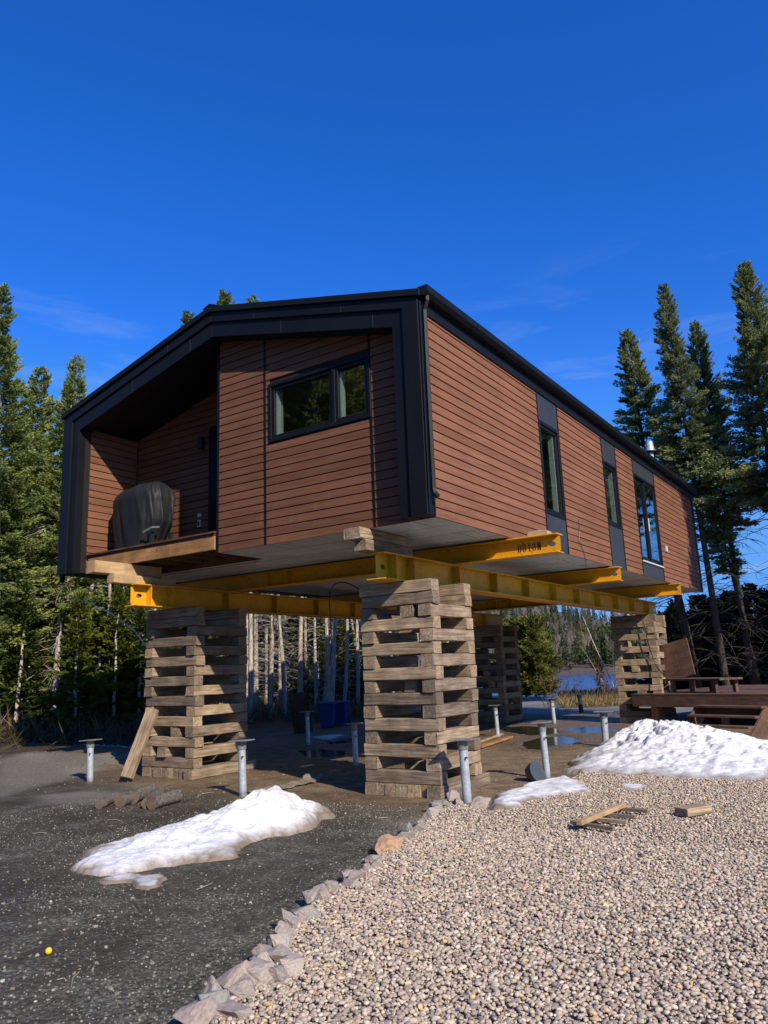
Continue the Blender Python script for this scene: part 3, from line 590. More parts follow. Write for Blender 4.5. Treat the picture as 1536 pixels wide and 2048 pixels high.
# hill forest
farc = [spruce_crown(200 + i, 11, 0.3, 2.4, 60, 9, tl=1.0, tw=0.26, cols=((0.07, 0.095, 0.04), (0.17, 0.21, 0.085)), px=0.9)[0::2] for i in range(4)]
def bare_far(seed):
    r = np.random.default_rng(seed); n = 90; z = r.uniform(0.2, 1, n); az = r.uniform(0, 6.28, n); base = np.stack([np.cos(az) * z * 0.6, np.sin(az) * z * 0.6, 3 + 4.5 * z], 1)
    d = np.stack([np.cos(az) * 0.45, np.sin(az) * 0.45, np.ones(n)], 1); d /= np.linalg.norm(d, axis=1, keepdims=True)
    B = np.concatenate([base, np.zeros((3, 3))]); D = np.concatenate([d, np.tile([[0.03, 0.02, 1.0]], (3, 1))]); L = np.concatenate([r.uniform(1.6, 3.6, n), np.full(3, 9.0)]); W = np.concatenate([np.full(n, 0.05), np.full(3, 0.10)])
    Q = twig_quads(B, D, L, W, r); m_ = r.uniform(0.7, 1.2, (len(B), 1)); T = np.array([[0.42, 0.33, 0.28]]) * m_; T[-3:] = [0.5, 0.47, 0.43]
    return Q.reshape(-1, 3), np.repeat(np.concatenate([T, T]), 4, axis=0)
fb = [bare_far(300 + i) for i in range(3)]
def gen_far(sp):
    x, y, z, s, k, bare = sp; V, T = (fb[k % 3] if bare else farc[k % 4]); a_ = (x * 3.7) % 6.28; c, s_ = math.cos(a_), math.sin(a_)
    W_ = V * s; W_ = np.stack([W_[:, 0] * c - W_[:, 1] * s_, W_[:, 0] * s_ + W_[:, 1] * c, W_[:, 2]], 1) + np.array([x, y, z])
    dist = math.hypot(x, y); hz = min(0.35, dist / 2600.0); return W_, (T * (0.75 + 0.5 * ((x * 7.7) % 1))) 
specs = []; r2 = np.random.default_rng(5)
while len(specs) < 3600:
    s = 206 + 560 * r2.random() ** 1.35; v = r2.uniform(-0.55, 0.75) * s * 0.95 ; 
    if abs(v) > 420: continue
    p = LU * s + LV * v; z = float(hill_h(np.array([v]), np.array([s]))[0]); bare = npnoise(np.array([v]), np.array([s]), 0.022, 4)[0] > 0.56 and s > 225
    specs.append((p[0], p[1], z - 0.3, r2.uniform(0.55, 1.15) * (0.8 if s < 240 else 1), int(r2.integers(0, 12)), bare or r2.random() < 0.12))
mass('hillside_forest', 'mixed green and bare trees covering the hill beyond the lake', specs, M['needle'], gen_far)
# cedar bushes by the road, birch, rusty conifer
for i, (px, py, d, h, w) in enumerate([(1040, 1375, 44, 3.8, 1.1), (1070, 1374, 43, 4.2, 1.0), (1088, 1373, 45, 3.5, 1.0), (1052, 1374, 47, 4.4, 1.1), (1020, 1374, 46, 3.8, 1.1)]):
    b = AD(px, py, d); lab = ['leftmost low cedar bush beside the road beyond the dark crib', 'tallest green cedar bush at the roadside by the lake', 'rounded cedar bush nearest the blue water', 'cedar bush behind the tallest one at the roadside', 'cedar bush mostly hidden behind the dark far crib'][i]
    place_tree('cedar', 'cedar_bush', lab, 'bush', (b[0], b[1], gh(b[0], b[1])), i * 1.3, h / 4.4 * w, sz=h / 4.4)
b = AD(1204, 1392, 36); place_tree('rusty', 'dead_conifer', 'small rusty orange dead conifer standing in front of the lake', 'tree', (b[0], b[1], gh(b[0], b[1])), 0, 0.75)
def branching(m_, p, d, L, r_, depth, rr, spread=0.5, up=0.1):
    p = Vector(p); d = Vector(d).normalized(); pts = [p]; q = p.copy()
    for i in range(4):
        d = (d + Vector((rr.uniform(-1, 1), rr.uniform(-1, 1), rr.uniform(-0.6, 1) + up)) * 0.12).normalized(); q = q + d * (L / 4); pts.append(q.copy())
    m_.tube(pts, [r_ * (1 - 0.13 * i) for i in range(5)], 4 if depth < 2 else 6, False)
    if depth <= 0: return
    for k in range(rr.choice((2, 3, 3))):
        st = pts[rr.choice((2, 3, 4))]; nd_ = (d + Vector((rr.uniform(-1, 1), rr.uniform(-1, 1), rr.uniform(-0.5, 0.8))) * spread).normalized()
        branching(m_, st, nd_, L * rr.uniform(0.55, 0.8), r_ * 0.6, depth - 1, rr, spread, up)
def bare_tree(name, label, cat, loc, d0, L, r_, mat, seed, depth=4, stems=1, spread=0.6, twmat=None, group=None):
    rr = random.Random(seed); t = thing(name, label, cat, loc, 0, group)
    m_ = MB(); mt2 = MB(); d0 = Vector(d0).normalized(); 
    for s in range(stems):
        dd = d0 if stems == 1 else Vector((rr.uniform(-0.7, 0.7), rr.uniform(-0.7, 0.7), 1)).normalized()
        pts = [Vector((rr.uniform(-.1, .1) * (stems > 1), rr.uniform(-.1, .1) * (stems > 1), -0.1))]
        for i in range(8): dd = (dd + Vector((rr.uniform(-1, 1), rr.uniform(-1, 1), 0.2)) * 0.05).normalized(); pts.append(pts[-1] + dd * L / 8)
        m_.tube(pts, [r_ * (1 - 0.1 * i) for i in range(9)], 6)
        for i in range(3 if stems > 1 else 9):
            st = pts[rr.randint(3, 8)]; branching(mt2, st, (dd + Vector((rr.uniform(-1, 1), rr.uniform(-1, 1), rr.uniform(0, 0.6))) * 0.9), L * rr.uniform(0.2, 0.36), r_ * 0.35, depth - 2, rr, spread)
    m_.build('trunk' if stems == 1 else 'stems', M[mat], t, True); mt2.build('branches', M[twmat or mat], t); return t
b = AD(1238, 1395, 34); bare_tree('birch_tree', 'thin white birch leaning left in front of the lake', 'tree', (b[0], b[1], gh(b[0], b[1])), (-0.34, 0.0, 1), 4.6, 0.034, 'birch', 3, 5, twmat='redtwig')
b = AD(1225, 1392, 38); bare_tree('birch_tree', 'slight grey birch sapling between the rusty conifer and the crib', 'tree', (b[0], b[1], gh(b[0], b[1])), (-0.5, 0, 1), 3.0, 0.018, 'birch', 8, 4, twmat='redtwig')
for i, (px, d, L, lab) in enumerate([(1097, 27.5, 1.1, 'leafless twiggy bush behind the middle row of posts'), (1170, 29, 1.15, 'leafless brown bush left of the far crib near the lake'), (1205, 29.5, 1.2, 'leafless bush in dry grass under the leaning birch'), (1232, 28, 1.0, 'leafless bush touching the far crib beside the wooden deck'), (1140, 31, 0.9, 'small leafless bush in the dry grass beyond the green footed post')]):
    b = AD(px, 1410, d); bare_tree('bare_bush', lab, 'bush', (b[0], b[1], gh(b[0], b[1])), (0, 0, 1), L, 0.02, 'redtwig', 20 + i, 4, stems=7)
# dry grass and brush: stuff
def tufts(name, label, pts, h, w, cols, seed, mat='needle', lean=0.5):
    r = np.random.default_rng(seed); B = np.array(pts); n = len(B); D = np.stack([r.normal(0, lean, n), r.normal(0, lean, n), np.ones(n)], 1); D /= np.linalg.norm(D, axis=1, keepdims=True)
    L = h * r.uniform(0.4, 1.2, n); Q = twig_quads(B, D, L, np.full(n, w), r, 1); mx_ = r.random((n, 1)); T = np.array(cols[0])[None] * (1 - mx_) + np.array(cols[1])[None] * mx_
    me_ = np_mesh(name, Q.reshape(-1, 3), np.arange(n * 4).reshape(n, 4), M[mat], False, {'tint': np.repeat(T, 4, axis=0)}); return tag(link(bpy.data.objects.new(name, me_)), label, 'plants', kind='stuff')
pts = []
for i in range(7000):
    px = rng.uniform(1120, 1262); d = rng.uniform(27, 40); b = AD(px, 1400, d)
    if rng.random() < 0.75: pts.append((b[0], b[1], gh(b[0], b[1])))
tufts('dry_grass', 'dry straw coloured grass between the posts and the lake', pts, 0.42, 0.018, ((0.22, 0.15, 0.08), (0.48, 0.36, 0.2)), 3)
pts = []
for i in range(15000):
    px = rng.uniform(-120, 930); d = rng.uniform(18.5, 34) + (4 if px > 450 else 0); b = AD(px, 1450, d)
    if px > 480 and d < 24: continue
    pts.append((b[0], b[1], gh(b[0], b[1]) + rng.random() * 0.1))
tufts('forest_brush', 'tangled dead brush covering the forest floor', pts, 0.85, 0.014, ((0.10, 0.075, 0.05), (0.36, 0.27, 0.19)), 4, lean=1.0)
pts = []
for i in range(3000):
    px = rng.uniform(-90, 290); d = rng.gauss(20, 1.6) ; b = AD(px, 1450, d); pts.append((b[0], b[1], gh(b[0], b[1])))
tufts('undergrowth', 'dark leafy undergrowth along the left forest edge', pts, 0.6, 0.016, ((0.03, 0.026, 0.016), (0.12, 0.10, 0.06)), 5, lean=1.3)
# ------------------------------------------------------------------ house
Z0 = 3.40; XR = -4.49; XL = -11.93; YF = 7.70; YB = 22.9; XM = -8.21
def zr(x): return 6.31 + 0.2473 * (3.72 - abs(x - XM))
house = thing('house', 'raised brown clad house with black roof edge, lifted high on yellow steel beams', 'house', (0, 0, 0))
def hb(mb, name, mat, **kw): return mb.build(name, M[mat], house, **kw)
def boards(axis, plane, sgn, u0, u1, z0, ztop, openings=(), joints=False, seed=0, row=0.124, clip=False):
    """lapped boards on a wall; axis = direction the boards run; sgn = outward side of the plane"""
    mb = MB(); r = random.Random(seed); z = z0
    while z < ztop - 0.01:
        z1 = min(z + row - 0.0135, ztop); segs = [(u0, u1)]
        for (a, b, c, d) in openings:
            if z1 > c + 0.002 and z < d - 0.002:
                ns = []
                for s in segs:
                    if b <= s[0] or a >= s[1]: ns.append(s)
                    else:
                        if a > s[0]: ns.append((s[0], a))
                        if b < s[1]: ns.append((b, s[1]))
                segs = ns
        if joints:
            ns = []
            for s in segs:
                x = s[0]
                while s[1] - x > 3.7:
                    j = x + r.uniform(2.2, 3.6); ns.append((x, j - 0.0015)); x = j
                ns.append((x, s[1]))
            segs = ns
        if clip: segs = [(max(a_, XM - (zr(XM) - 0.22 - z1) / 0.2473), min(b_, XM + (zr(XM) - 0.22 - z1) / 0.2473)) for a_, b_ in segs]; segs = [q_ for q_ in segs if q_[1] - q_[0] > 0.01]
        for s in segs:
            tt = r.uniform(0.86, 1.1); tint = (tt, tt * r.uniform(0.97, 1.02), tt * r.uniform(0.95, 1.03)); o1 = sgn * 0.020; o2 = sgn * 0.012
            zz0 = z; zz1 = z1
            for (a, b, c, d) in openings:   # boards cut along a sill or head
                if s[0] >= a and s[1] <= b: pass
            prof = [(0, zz0), (o1, zz0), (o1, zz0 + 0.006), (o2, zz1), (0, zz1)]; vs = []
            for u in (s[0], s[1]):
                for o, q in prof: vs.append((u, plane + o, q) if axis == 'x' else (plane + o, u, q))
            n = 5; mb.add(vs, [tuple(range(n)), tuple(range(2 * n - 1, n - 1, -1))] + [(i, n + i, n + (i + 1) % n, (i + 1) % n) for i in range(n)], tint)
        z += row
    return mb
# gable wall, three bays
PY = 8.005; PX = -4.520
W1 = (-7.27, -5.44, 4.90, 5.80)
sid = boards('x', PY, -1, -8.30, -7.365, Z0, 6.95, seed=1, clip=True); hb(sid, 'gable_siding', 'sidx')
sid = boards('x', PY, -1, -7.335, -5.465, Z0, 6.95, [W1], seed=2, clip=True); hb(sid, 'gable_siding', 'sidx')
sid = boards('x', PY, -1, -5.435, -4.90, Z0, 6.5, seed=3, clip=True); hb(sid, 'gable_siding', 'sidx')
for x in (-7.35, -5.45): tr = MB(); tr.box(x - 0.013, x + 0.013, PY - 0.028, PY - 0.001, Z0 - 0.002, zr(x) - 0.4); hb(tr, 'wall_trim', 'black')
tr = MB()
tr.box(-8.335, -8.303, PY - 0.03, 8.93, Z0 - 0.002, zr(-8.3) - 0.35); hb(tr, 'corner_trim', 'black')
def wall_cells(mb, axis, a0, a1, u0, u1, z0, z1, ops):
    us = sorted({u0, u1} | {o[0] for o in ops} | {o[1] for o in ops}); zs = sorted({z0, z1} | {o[2] for o in ops} | {o[3] for o in ops})
    for i in range(len(us) - 1):
        for j in range(len(zs) - 1):
            cu = (us[i] + us[i + 1]) / 2; cz = (zs[j] + zs[j + 1]) / 2
            if any(o[0] < cu < o[1] and o[2] < cz < o[3] for o in ops): continue
            if axis == 'x': mb.box(us[i], us[i + 1], a0, a1, zs[j], zs[j + 1])
            else: mb.box(a0, a1, us[i], us[i + 1], zs[j], zs[j + 1])
P1 = (11.50, 12.39, 3.98, 5.57); P2 = (14.77, 15.66, 4.24, 5.57); P3 = (16.93, 18.70, 3.74, 5.72)
bk = MB(); wall_cells(bk, 'x', PY + 0.001, 8.10, -8.30, -4.66, Z0 + 0.01, 6.0, [W1])
bk.prism([(-8.30, 6.001), (-4.66, 6.001), (-4.66, zr(-4.66) - 0.2), (XM, zr(XM) - 0.2), (-8.30, zr(-8.3) - 0.2)], PY + 0.001, 8.10)
wall_cells(bk, 'y', -4.64, PX - 0.001, 7.99, YB - 0.1, Z0 + 0.01, 6.15, [P1, P2, P3])
bk.box(-11.50 - 0.06, -11.502, 7.86, 8.96, Z0 + 0.01, 6.3); bk.prism([(-11.49, 3.5), (-8.32, 3.5), (-8.32, zr(-8.32) - 0.2), (-11.49, zr(-11.49) - 0.2)], 8.976, 9.08); bk.box(-8.30, -8.12, 8.11, 9.09, Z0 + 0.02, 6.8)
hb(bk, 'wall_core', 'backing')
# interior
it = MB(); it.box(-8.10, -4.66, 8.12, 22.5, 3.70, 3.72); it.box(-8.16, -8.11, 9.1, 22.5, 3.72, 6.5); it.box(-8.10, -4.66, 8.12, 22.5, 6.05, 6.07); it.box(-8.1, -4.66, 13.6, 13.68, 3.72, 6.05); it.box(-8.1, -4.66, 16.2, 16.28, 3.72, 6.05)
hb(it, 'interior_wall', 'interior')
# side siding
S0, S1 = 7.90, YB - 0.12
segs_ = [(S0, P1[0] - 0.012), (P1[1] + 0.012, P2[0] - 0.012), (P2[1] + 0.012, P3[0] - 0.012), (P3[1] + 0.012, S1)]
for i, (a, b) in enumerate(segs_): hb(boards('y', PX, 1, a, b, Z0, 6.045, joints=True, seed=10 + i), 'side_siding', 'sidy')
for P_ in (P1, P2, P3):
    pn = MB(); pn.box(PX + 0.001, PX + 0.016, P_[0] + 0.004, P_[1] - 0.004, Z0 - 0.003, P_[2]); hb(pn, 'charcoal_panel', 'panel'); pn = MB(); pn.box(PX + 0.001, PX + 0.016, P_[0] + 0.004, P_[1] - 0.004, P_[3], 6.045); hb(pn, 'charcoal_panel', 'panel')
    for y in (P_[0] - 0.011, P_[1] - 0.001): pt = MB(); pt.box(PX, PX + 0.03, y, y + 0.012, Z0 - 0.004, 6.05); hb(pt, 'panel_trim', 'black')
# portal frame around the gable (outer and inner ring), both ends
def ring(mb, w0, w1, y0, y1, top0, top1, xr=XR, xl=XL):
    o = [(xl + w0, Z0 - 0.004), (xl + w0, zr(xl + w0) - top0), (XM, zr(XM) - top0), (xr - w0, zr(xr - w0) - top0), (xr - w0, Z0 - 0.004)]
    i_ = [(xl + w1, Z0 - 0.004), (xl + w1, zr(xl + w1) - top1), (XM, zr(XM) - top1), (xr - w1, zr(xr - w1) - top1), (xr - w1, Z0 - 0.004)]
    for k in range(4): mb.prism([o[k], o[k + 1], i_[k + 1], i_[k]], y0, y1)
fr = MB(); ring(fr, 0.0, 0.235, YF, YF + 0.11, 0.095, 0.245); hb(fr, 'gable_frame', 'black', bevel=0.002)
fr = MB(); ring(fr, 0.225, 0.41, YF + 0.03, 7.975, 0.23, 0.485); hb(fr, 'inner_gable_frame', 'black', bevel=0.002)
fr = MB(); ring(fr, 0.0, 0.235, YB - 0.12, YB, 0.095, 0.245); hb(fr, 'rear_frame', 'black')
fr = MB(); fr.box(-11.92, -4.5, YB - 0.22, YB - 0.14, Z0 + 0.01, 6.4); hb(fr, 'rear_wall', 'black')
ct = MB(); ct.box(-4.655, -4.494, YF + 0.112, 7.896, Z0 - 0.003, 6.2); ct.box(-4.494, -4.484, 7.875, 7.899, Z0 - 0.002, 6.05); ct.box(XL + 0.002, -11.565, YF + 0.112, YB - 0.13, Z0 - 0.003, 6.28); hb(ct, 'corner_cladding', 'black', bevel=0.002)
lt = MB(); lt.box(XL - 0.06, XL - 0.005, 7.80, 7.87, 3.28, 6.1); hb(lt, 'left_downspout', 'gloss')
# porch
hb(boards('y', -11.50, 1, 7.96, 8.95, Z0, 6.05, seed=21), 'porch_siding', 'sidy')
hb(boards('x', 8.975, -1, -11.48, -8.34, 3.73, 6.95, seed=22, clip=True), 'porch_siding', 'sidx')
xr_ = float(AY(420, 960, 8.95)[0])
dr = MB(); dr.box(xr_, -8.34, 8.915, 8.953, 3.735, 5.85); hb(dr, 'porch_door_frame', 'black')
q = AY(403, 886, 8.9); lp = MB(); lp.box(q[0] - 0.05, q[0] + 0.05, 8.84, 8.93, q[2] - 0.11, q[2] + 0.11); lp.box(q[0] - 0.03, q[0] + 0.03, 8.93, 8.957, q[2] - 0.05, q[2] + 0.05); hb(lp, 'wall_lamp', 'lampblack', bevel=0.006)
q = AY(398, 1030, 8.94); q2 = AY(398, 1047, 8.94); lp = MB(); lp.box(q[0] - 0.045, q[0] + 0.045, 8.945, 8.958, q[2] - 0.028, q[2] + 0.028); o_ = hb(lp, 'outlet', 'outlet', bevel=0.003)
lp = MB(); lp.box(q2[0] - 0.035, q2[0] + 0.035, 8.93, 8.958, q2[2] - 0.06, q2[2] + 0.06); o_ = hb(lp, 'outlet', 'outlet', bevel=0.003)
lp = MB(); lp.box(q2[0] - 0.02, q2[0] + 0.02, 8.924, 8.929, q2[2] - 0.035, q2[2] + 0.035); lp.build('outlet_flap', M['panel'], o_)
dm = MB()
for k in range(7): dm.box(-11.46, -8.345, 7.93 + k * 0.142, 7.93 + k * 0.142 + 0.136, 3.70, 3.728)
hb(dm, 'porch_floor_boards', 'porchwood')
rb = MB(); rb.box(-11.44, -8.37, 7.965, 8.003, 3.452, 3.665); hb(rb, 'porch_rim_joist', 'rim', bevel=0.003)
rb = MB(); rb.box(-11.45, -8.36, 7.96, 8.01, 3.667, 3.698); hb(rb, 'porch_floor_edge', 'porchwood')
jm = MB()
for k in range(8): jm.box(-11.38 + k * 0.42, -11.34 + k * 0.42, 8.006, 8.95, 3.47, 3.66)
jm.box(-11.44, -8.36, 8.952, 8.99, 3.42, 3.66); hb(jm, 'porch_joist', 'joist')
# underside
us = MB(); us.box(-8.33, -4.53, 7.99, 9.0, Z0 - 0.0, Z0 + 0.009); us.box(-11.50, -4.53, 9.0, YB - 0.13, Z0, Z0 + 0.009); hb(us, 'underside_sheathing', 'under')
rd = MB()
for y in (9.06,): rd.box(-11.2, -8.5, y, y + 0.05, Z0 - 0.003, Z0 - 0.001)
hb(rd, 'red_tape', None) if False else rd.build('red_tape', simple('red_tape', (0.55, 0.05, 0.03), 0.5), house)
# soffit and roof
sf = MB()
for s in (-1, 1):
    xo = XM + s * 3.60
    sf.prism([(XM, zr(XM) - 0.10), (xo, zr(xo) - 0.10), (xo, zr(xo) - 0.30), (XM, zr(XM) - 0.40)], 7.83, YB - 0.13)
hb(sf, 'attic_and_soffit', 'black')
so = MB()
for s in (-1, 1):
    xo = XM + s * 3.30; so.prism([(XM, zr(XM) - 0.402), (xo, zr(xo) - 0.402), (xo, zr(xo) - 0.44), (XM, zr(XM) - 0.44)], 7.96, 8.97)
hb(so, 'soffit', 'black')
rf = MB()
for s in (-1, 1):
    xo = XM + s * 3.77
    rf.prism([(XM, zr(XM)), (xo, zr(xo)), (xo, zr(xo) - 0.088), (XM, zr(XM) - 0.088)], 7.665, YB + 0.035)
roof = hb(rf, 'roof', 'roof', bevel=0.002)
sm = MB()
for s in (-1, 1):
    for k in range(38):
        y = 7.9 + k * 0.405
        if y < YB: sm.prism([(XM + s * 0.05, zr(XM) - 0.0), (XM + s * 3.75, zr(XM + s * 3.75)), (XM + s * 3.75, zr(XM + s * 3.75) + 0.025), (XM + s * 0.05, zr(XM) + 0.018)], y, y + 0.012)
sm.prism([(XM - 0.14, zr(XM - 0.14) + 0.02), (XM, zr(XM) + 0.04), (XM + 0.14, zr(XM + 0.14) + 0.02), (XM, zr(XM) + 0.025)], 7.66, YB + 0.04)
sm.build('roof_seam', M['roof'], roof)
for x in (-10.6, -9.2, -7.3, -5.7):
    fs = MB(); fs.box(x, x + 0.004, YF - 0.002, YF, zr(x) - 0.24, zr(x) - 0.10); hb(fs, 'frame_joint', 'panel'); fs = MB()
    fs.box(x + 0.5, x + 0.504, YF + 0.027, YF + 0.03, zr(x + .5) - 0.48, zr(x + .5) - 0.26); hb(fs, 'frame_joint', 'panel')
gu = MB(); gp = [(-4.478, 6.335), (-4.478, 6.225), (-4.40, 6.215), (-4.345, 6.255), (-4.335, 6.335), (-4.350, 6.335), (-4.36, 6.265), (-4.40, 6.235), (-4.465, 6.240), (-4.465, 6.335)]
gu.prism(gp, 7.72, YB + 0.02); gu.prism([(-4.478, 6.335), (-4.478, 6.225), (-4.40, 6.215), (-4.345, 6.255), (-4.335, 6.335)], 7.70, 7.719); hb(gu, 'gutter', 'black')
fz = MB(); fz.box(-4.53, -4.482, 7.91, YB - 0.01, 6.048, 6.30); hb(fz, 'frieze', 'black')
ds = MB(); ds.tube([(-4.40, 7.80, 6.26), (-4.40, 7.80, 6.17), (-4.445, 7.80, 6.05), (-4.445, 7.80, 3.72), (-4.43, 7.80, 3.66), (-4.39, 7.80, 3.61)], 0.034, 4); ds.tube([(-4.465, 7.72, 6.15), (-4.465, 7.72, 3.42)], 0.011, 6)
hb(ds, 'downspout', 'gloss', bevel=0.004)
# windows
def window_gable():
    f = MB(); x0, x1, z0, z1 = W1; yf = PY - 0.035
    def frm(mb, a, b, c, d, w, y0, y1): mb.box(a, b, y0, y1, c, c + w); mb.box(a, b, y0, y1, d - w, d); mb.box(a, a + w, y0, y1, c + w, d - w); mb.box(b - w, b, y0, y1, c + w, d - w)
    frm(f, x0, x1, z0, z1, 0.05, yf, PY + 0.10); f.box(-6.10, -6.04, yf + 0.006, PY + 0.09, z0 + 0.05, z1 - 0.05)
    w = f.build('window', M['black'], house, bevel=0.003)
    s = MB(); frm(s, x0 + 0.052, -6.102, z0 + 0.052, z1 - 0.052, 0.05, PY - 0.010, PY + 0.07); s.build('sash', M['black'], w, bevel=0.003)
    s = MB(); frm(s, -6.038, x1 - 0.052, z0 + 0.052, z1 - 0.052, 0.05, PY - 0.020, PY + 0.07); s.build('sash', M['black'], w, bevel=0.003)
    for a, b in ((x0 + 0.10, -6.15), (-5.99, x1 - 0.10)):
        g_ = MB(); g_.box(a, b, PY + 0.02, PY + 0.024, z0 + 0.10, z1 - 0.10); g_.build('pane', M['glass'], w)
        li = MB(); li.box(a + 0.001, a + 0.025, PY + 0.026, PY + 0.112, z0 + 0.10, z1 - 0.10); li.build('inner_liner', M['whiteframe'], w)
    bl = MB(); bl.box(x0 - 0.02, x0 + 0.13, PY + 0.13, PY + 0.145, z0 + 0.06, z1 - 0.05); bl.build('blind', M['beige'], w)
window_gable()
def window_side(P_, door=False):
    y0, y1, z0, z1 = P_; f = MB(); xf = PX + 0.018
    def frm(mb, a, b, c, d, w, p0, p1): mb.box(p0, p1, a, b, c, c + w); mb.box(p0, p1, a, b, d - w, d); mb.box(p0, p1, a, a + w, c + w, d - w); mb.box(p0, p1, b - w, b, c + w, d - w)
    frm(f, y0 + 0.006, y1 - 0.006, z0, z1, 0.055, PX - 0.10, xf + 0.012); w = f.build('sliding_door' if door else 'window', M['black'], house, bevel=0.003)
    if door:
        ym = (y0 + y1) / 2
        for a, b, off in ((y0 + 0.06, ym + 0.03, -0.035), (ym - 0.03, y1 - 0.06, 0.0)):
            s = MB(); frm(s, a, b, z0 + 0.056, z1 - 0.056, 0.06, PX - 0.02 + off, PX + 0.008 + off); s.build('sash', M['black'], w, bevel=0.003)
            g_ = MB(); g_.box(PX - 0.006 + off, PX - 0.002 + off, a + 0.06, b - 0.06, z0 + 0.115, z1 - 0.115); g_.build('pane', M['glass'], w)
        h = MB(); h.box(PX + 0.009, PX + 0.03, ym + 0.0, ym + 0.025, z0 + 0.75, z0 + 1.05); h.build('handle', M['whiteframe'], w, bevel=0.004)
        sl = MB(); sl.box(PX + 0.018, PX + 0.05, y0 + 0.01, y1 - 0.01, z0 - 0.03, z0 - 0.002); sl.build('sill', M['whiteframe'], w)
    else:
        s = MB(); frm(s, y0 + 0.062, y1 - 0.062, z0 + 0.056, z1 - 0.056, 0.05, PX - 0.05, PX + 0.004); s.build('sash', M['black'], w, bevel=0.003)
        g_ = MB(); g_.box(PX - 0.03, PX - 0.026, y0 + 0.112, y1 - 0.112, z0 + 0.106, z1 - 0.106); g_.build('pane', M['glass'], w)
        li = MB(); li.box(PX - 0.12, PX - 0.04, y1 - 0.17, y1 - 0.13, z0 + 0.10, z1 - 0.10); li.build('inner_liner', M['whiteframe'], w)
window_side(P1); window_side(P2); window_side(P3, True)
M['curtain'] = simple('grey_green_curtain', (0.16, 0.19, 0.165), 0.9, 0, 0.25, 4)
for (a, b, c_, d_) in ((11.62, 12.0, 4.0, 5.55), (14.88, 15.25, 4.26, 5.55), (17.0, 17.85, 3.76, 5.7), (12.15, 12.36, 4.0, 5.55)):
    cu = MB(); n_ = 14; v_ = []
    for k in range(n_ + 1):
        y_ = a + (b - a) * k / n_; xo_ = -4.82 + (0.018 if k % 2 else -0.018); v_ += [(xo_, y_, c_), (xo_, y_, d_)]
    cu.add(v_, [(2 * k, 2 * k + 2, 2 * k + 3, 2 * k + 1) for k in range(n_)]); hb(cu, 'curtain', 'curtain')
q = AX(1332, 1098, PX + 0.03); ob = MB(); ob.box(PX + 0.021, PX + 0.06, q[1] - 0.06, q[1] + 0.06, q[2] - 0.07, q[2] + 0.07); hb(ob, 'exterior_outlet', 'outlet', bevel=0.006)
wr = MB(); pts = [AX(1157, 1040, PX + 0.03), AX(1159, 1060, PX + 0.03), AX(1158, 1082, PX + 0.035), AX(1166, 1100, PX + 0.04), AX(1172, 1122, PX + 0.03), AX(1172, 1136, PX - 0.02)]
wr.tube(pts, 0.006, 4); hb(wr, 'dangling_wire', 'lampblack')
# chimney pipe and roof box
q = AX(1303, 925, -6.35); cx, cy = -6.35, float(q[1]); cz = zr(-6.35)
cp = MB(); cp.lathe([(0.10, -0.05), (0.10, 0.95 * 0 + max(0.3, float(q[2]) - cz + 0.36)), (0.02, max(0.3, float(q[2]) - cz + 0.36))], (cx, cy, cz), 16); chim = cp.build('chimney_pipe', M['galv'], house, autosm=True)
hz = max(0.3, float(q[2]) - cz + 0.36)
cc = MB(); cc.lathe([(0.21, 0.0), (0.22, 0.03), (0.12, 0.05)], (cx, cy, cz + hz - 0.02), 20); cc.build('storm_collar', M['black'], chim, autosm=True)
cc = MB(); cc.lathe([(0.155, 0.0), (0.115, 0.30), (0.105, 0.33), (0.02, 0.34)], (cx, cy, cz + hz + 0.05), 20); cc.build('cowl', M['galv'], chim, autosm=True)
bx = MB(); bx.box(cx - 0.02, cx + 0.3, cy + 0.4, cy + 0.95, cz - 0.1, cz + 0.22); bx.box(cx - 0.05, cx + 0.33, cy + 0.37, cy + 0.98, cz + 0.22, cz + 0.26); hb(bx, 'roof_vent_box', 'black')
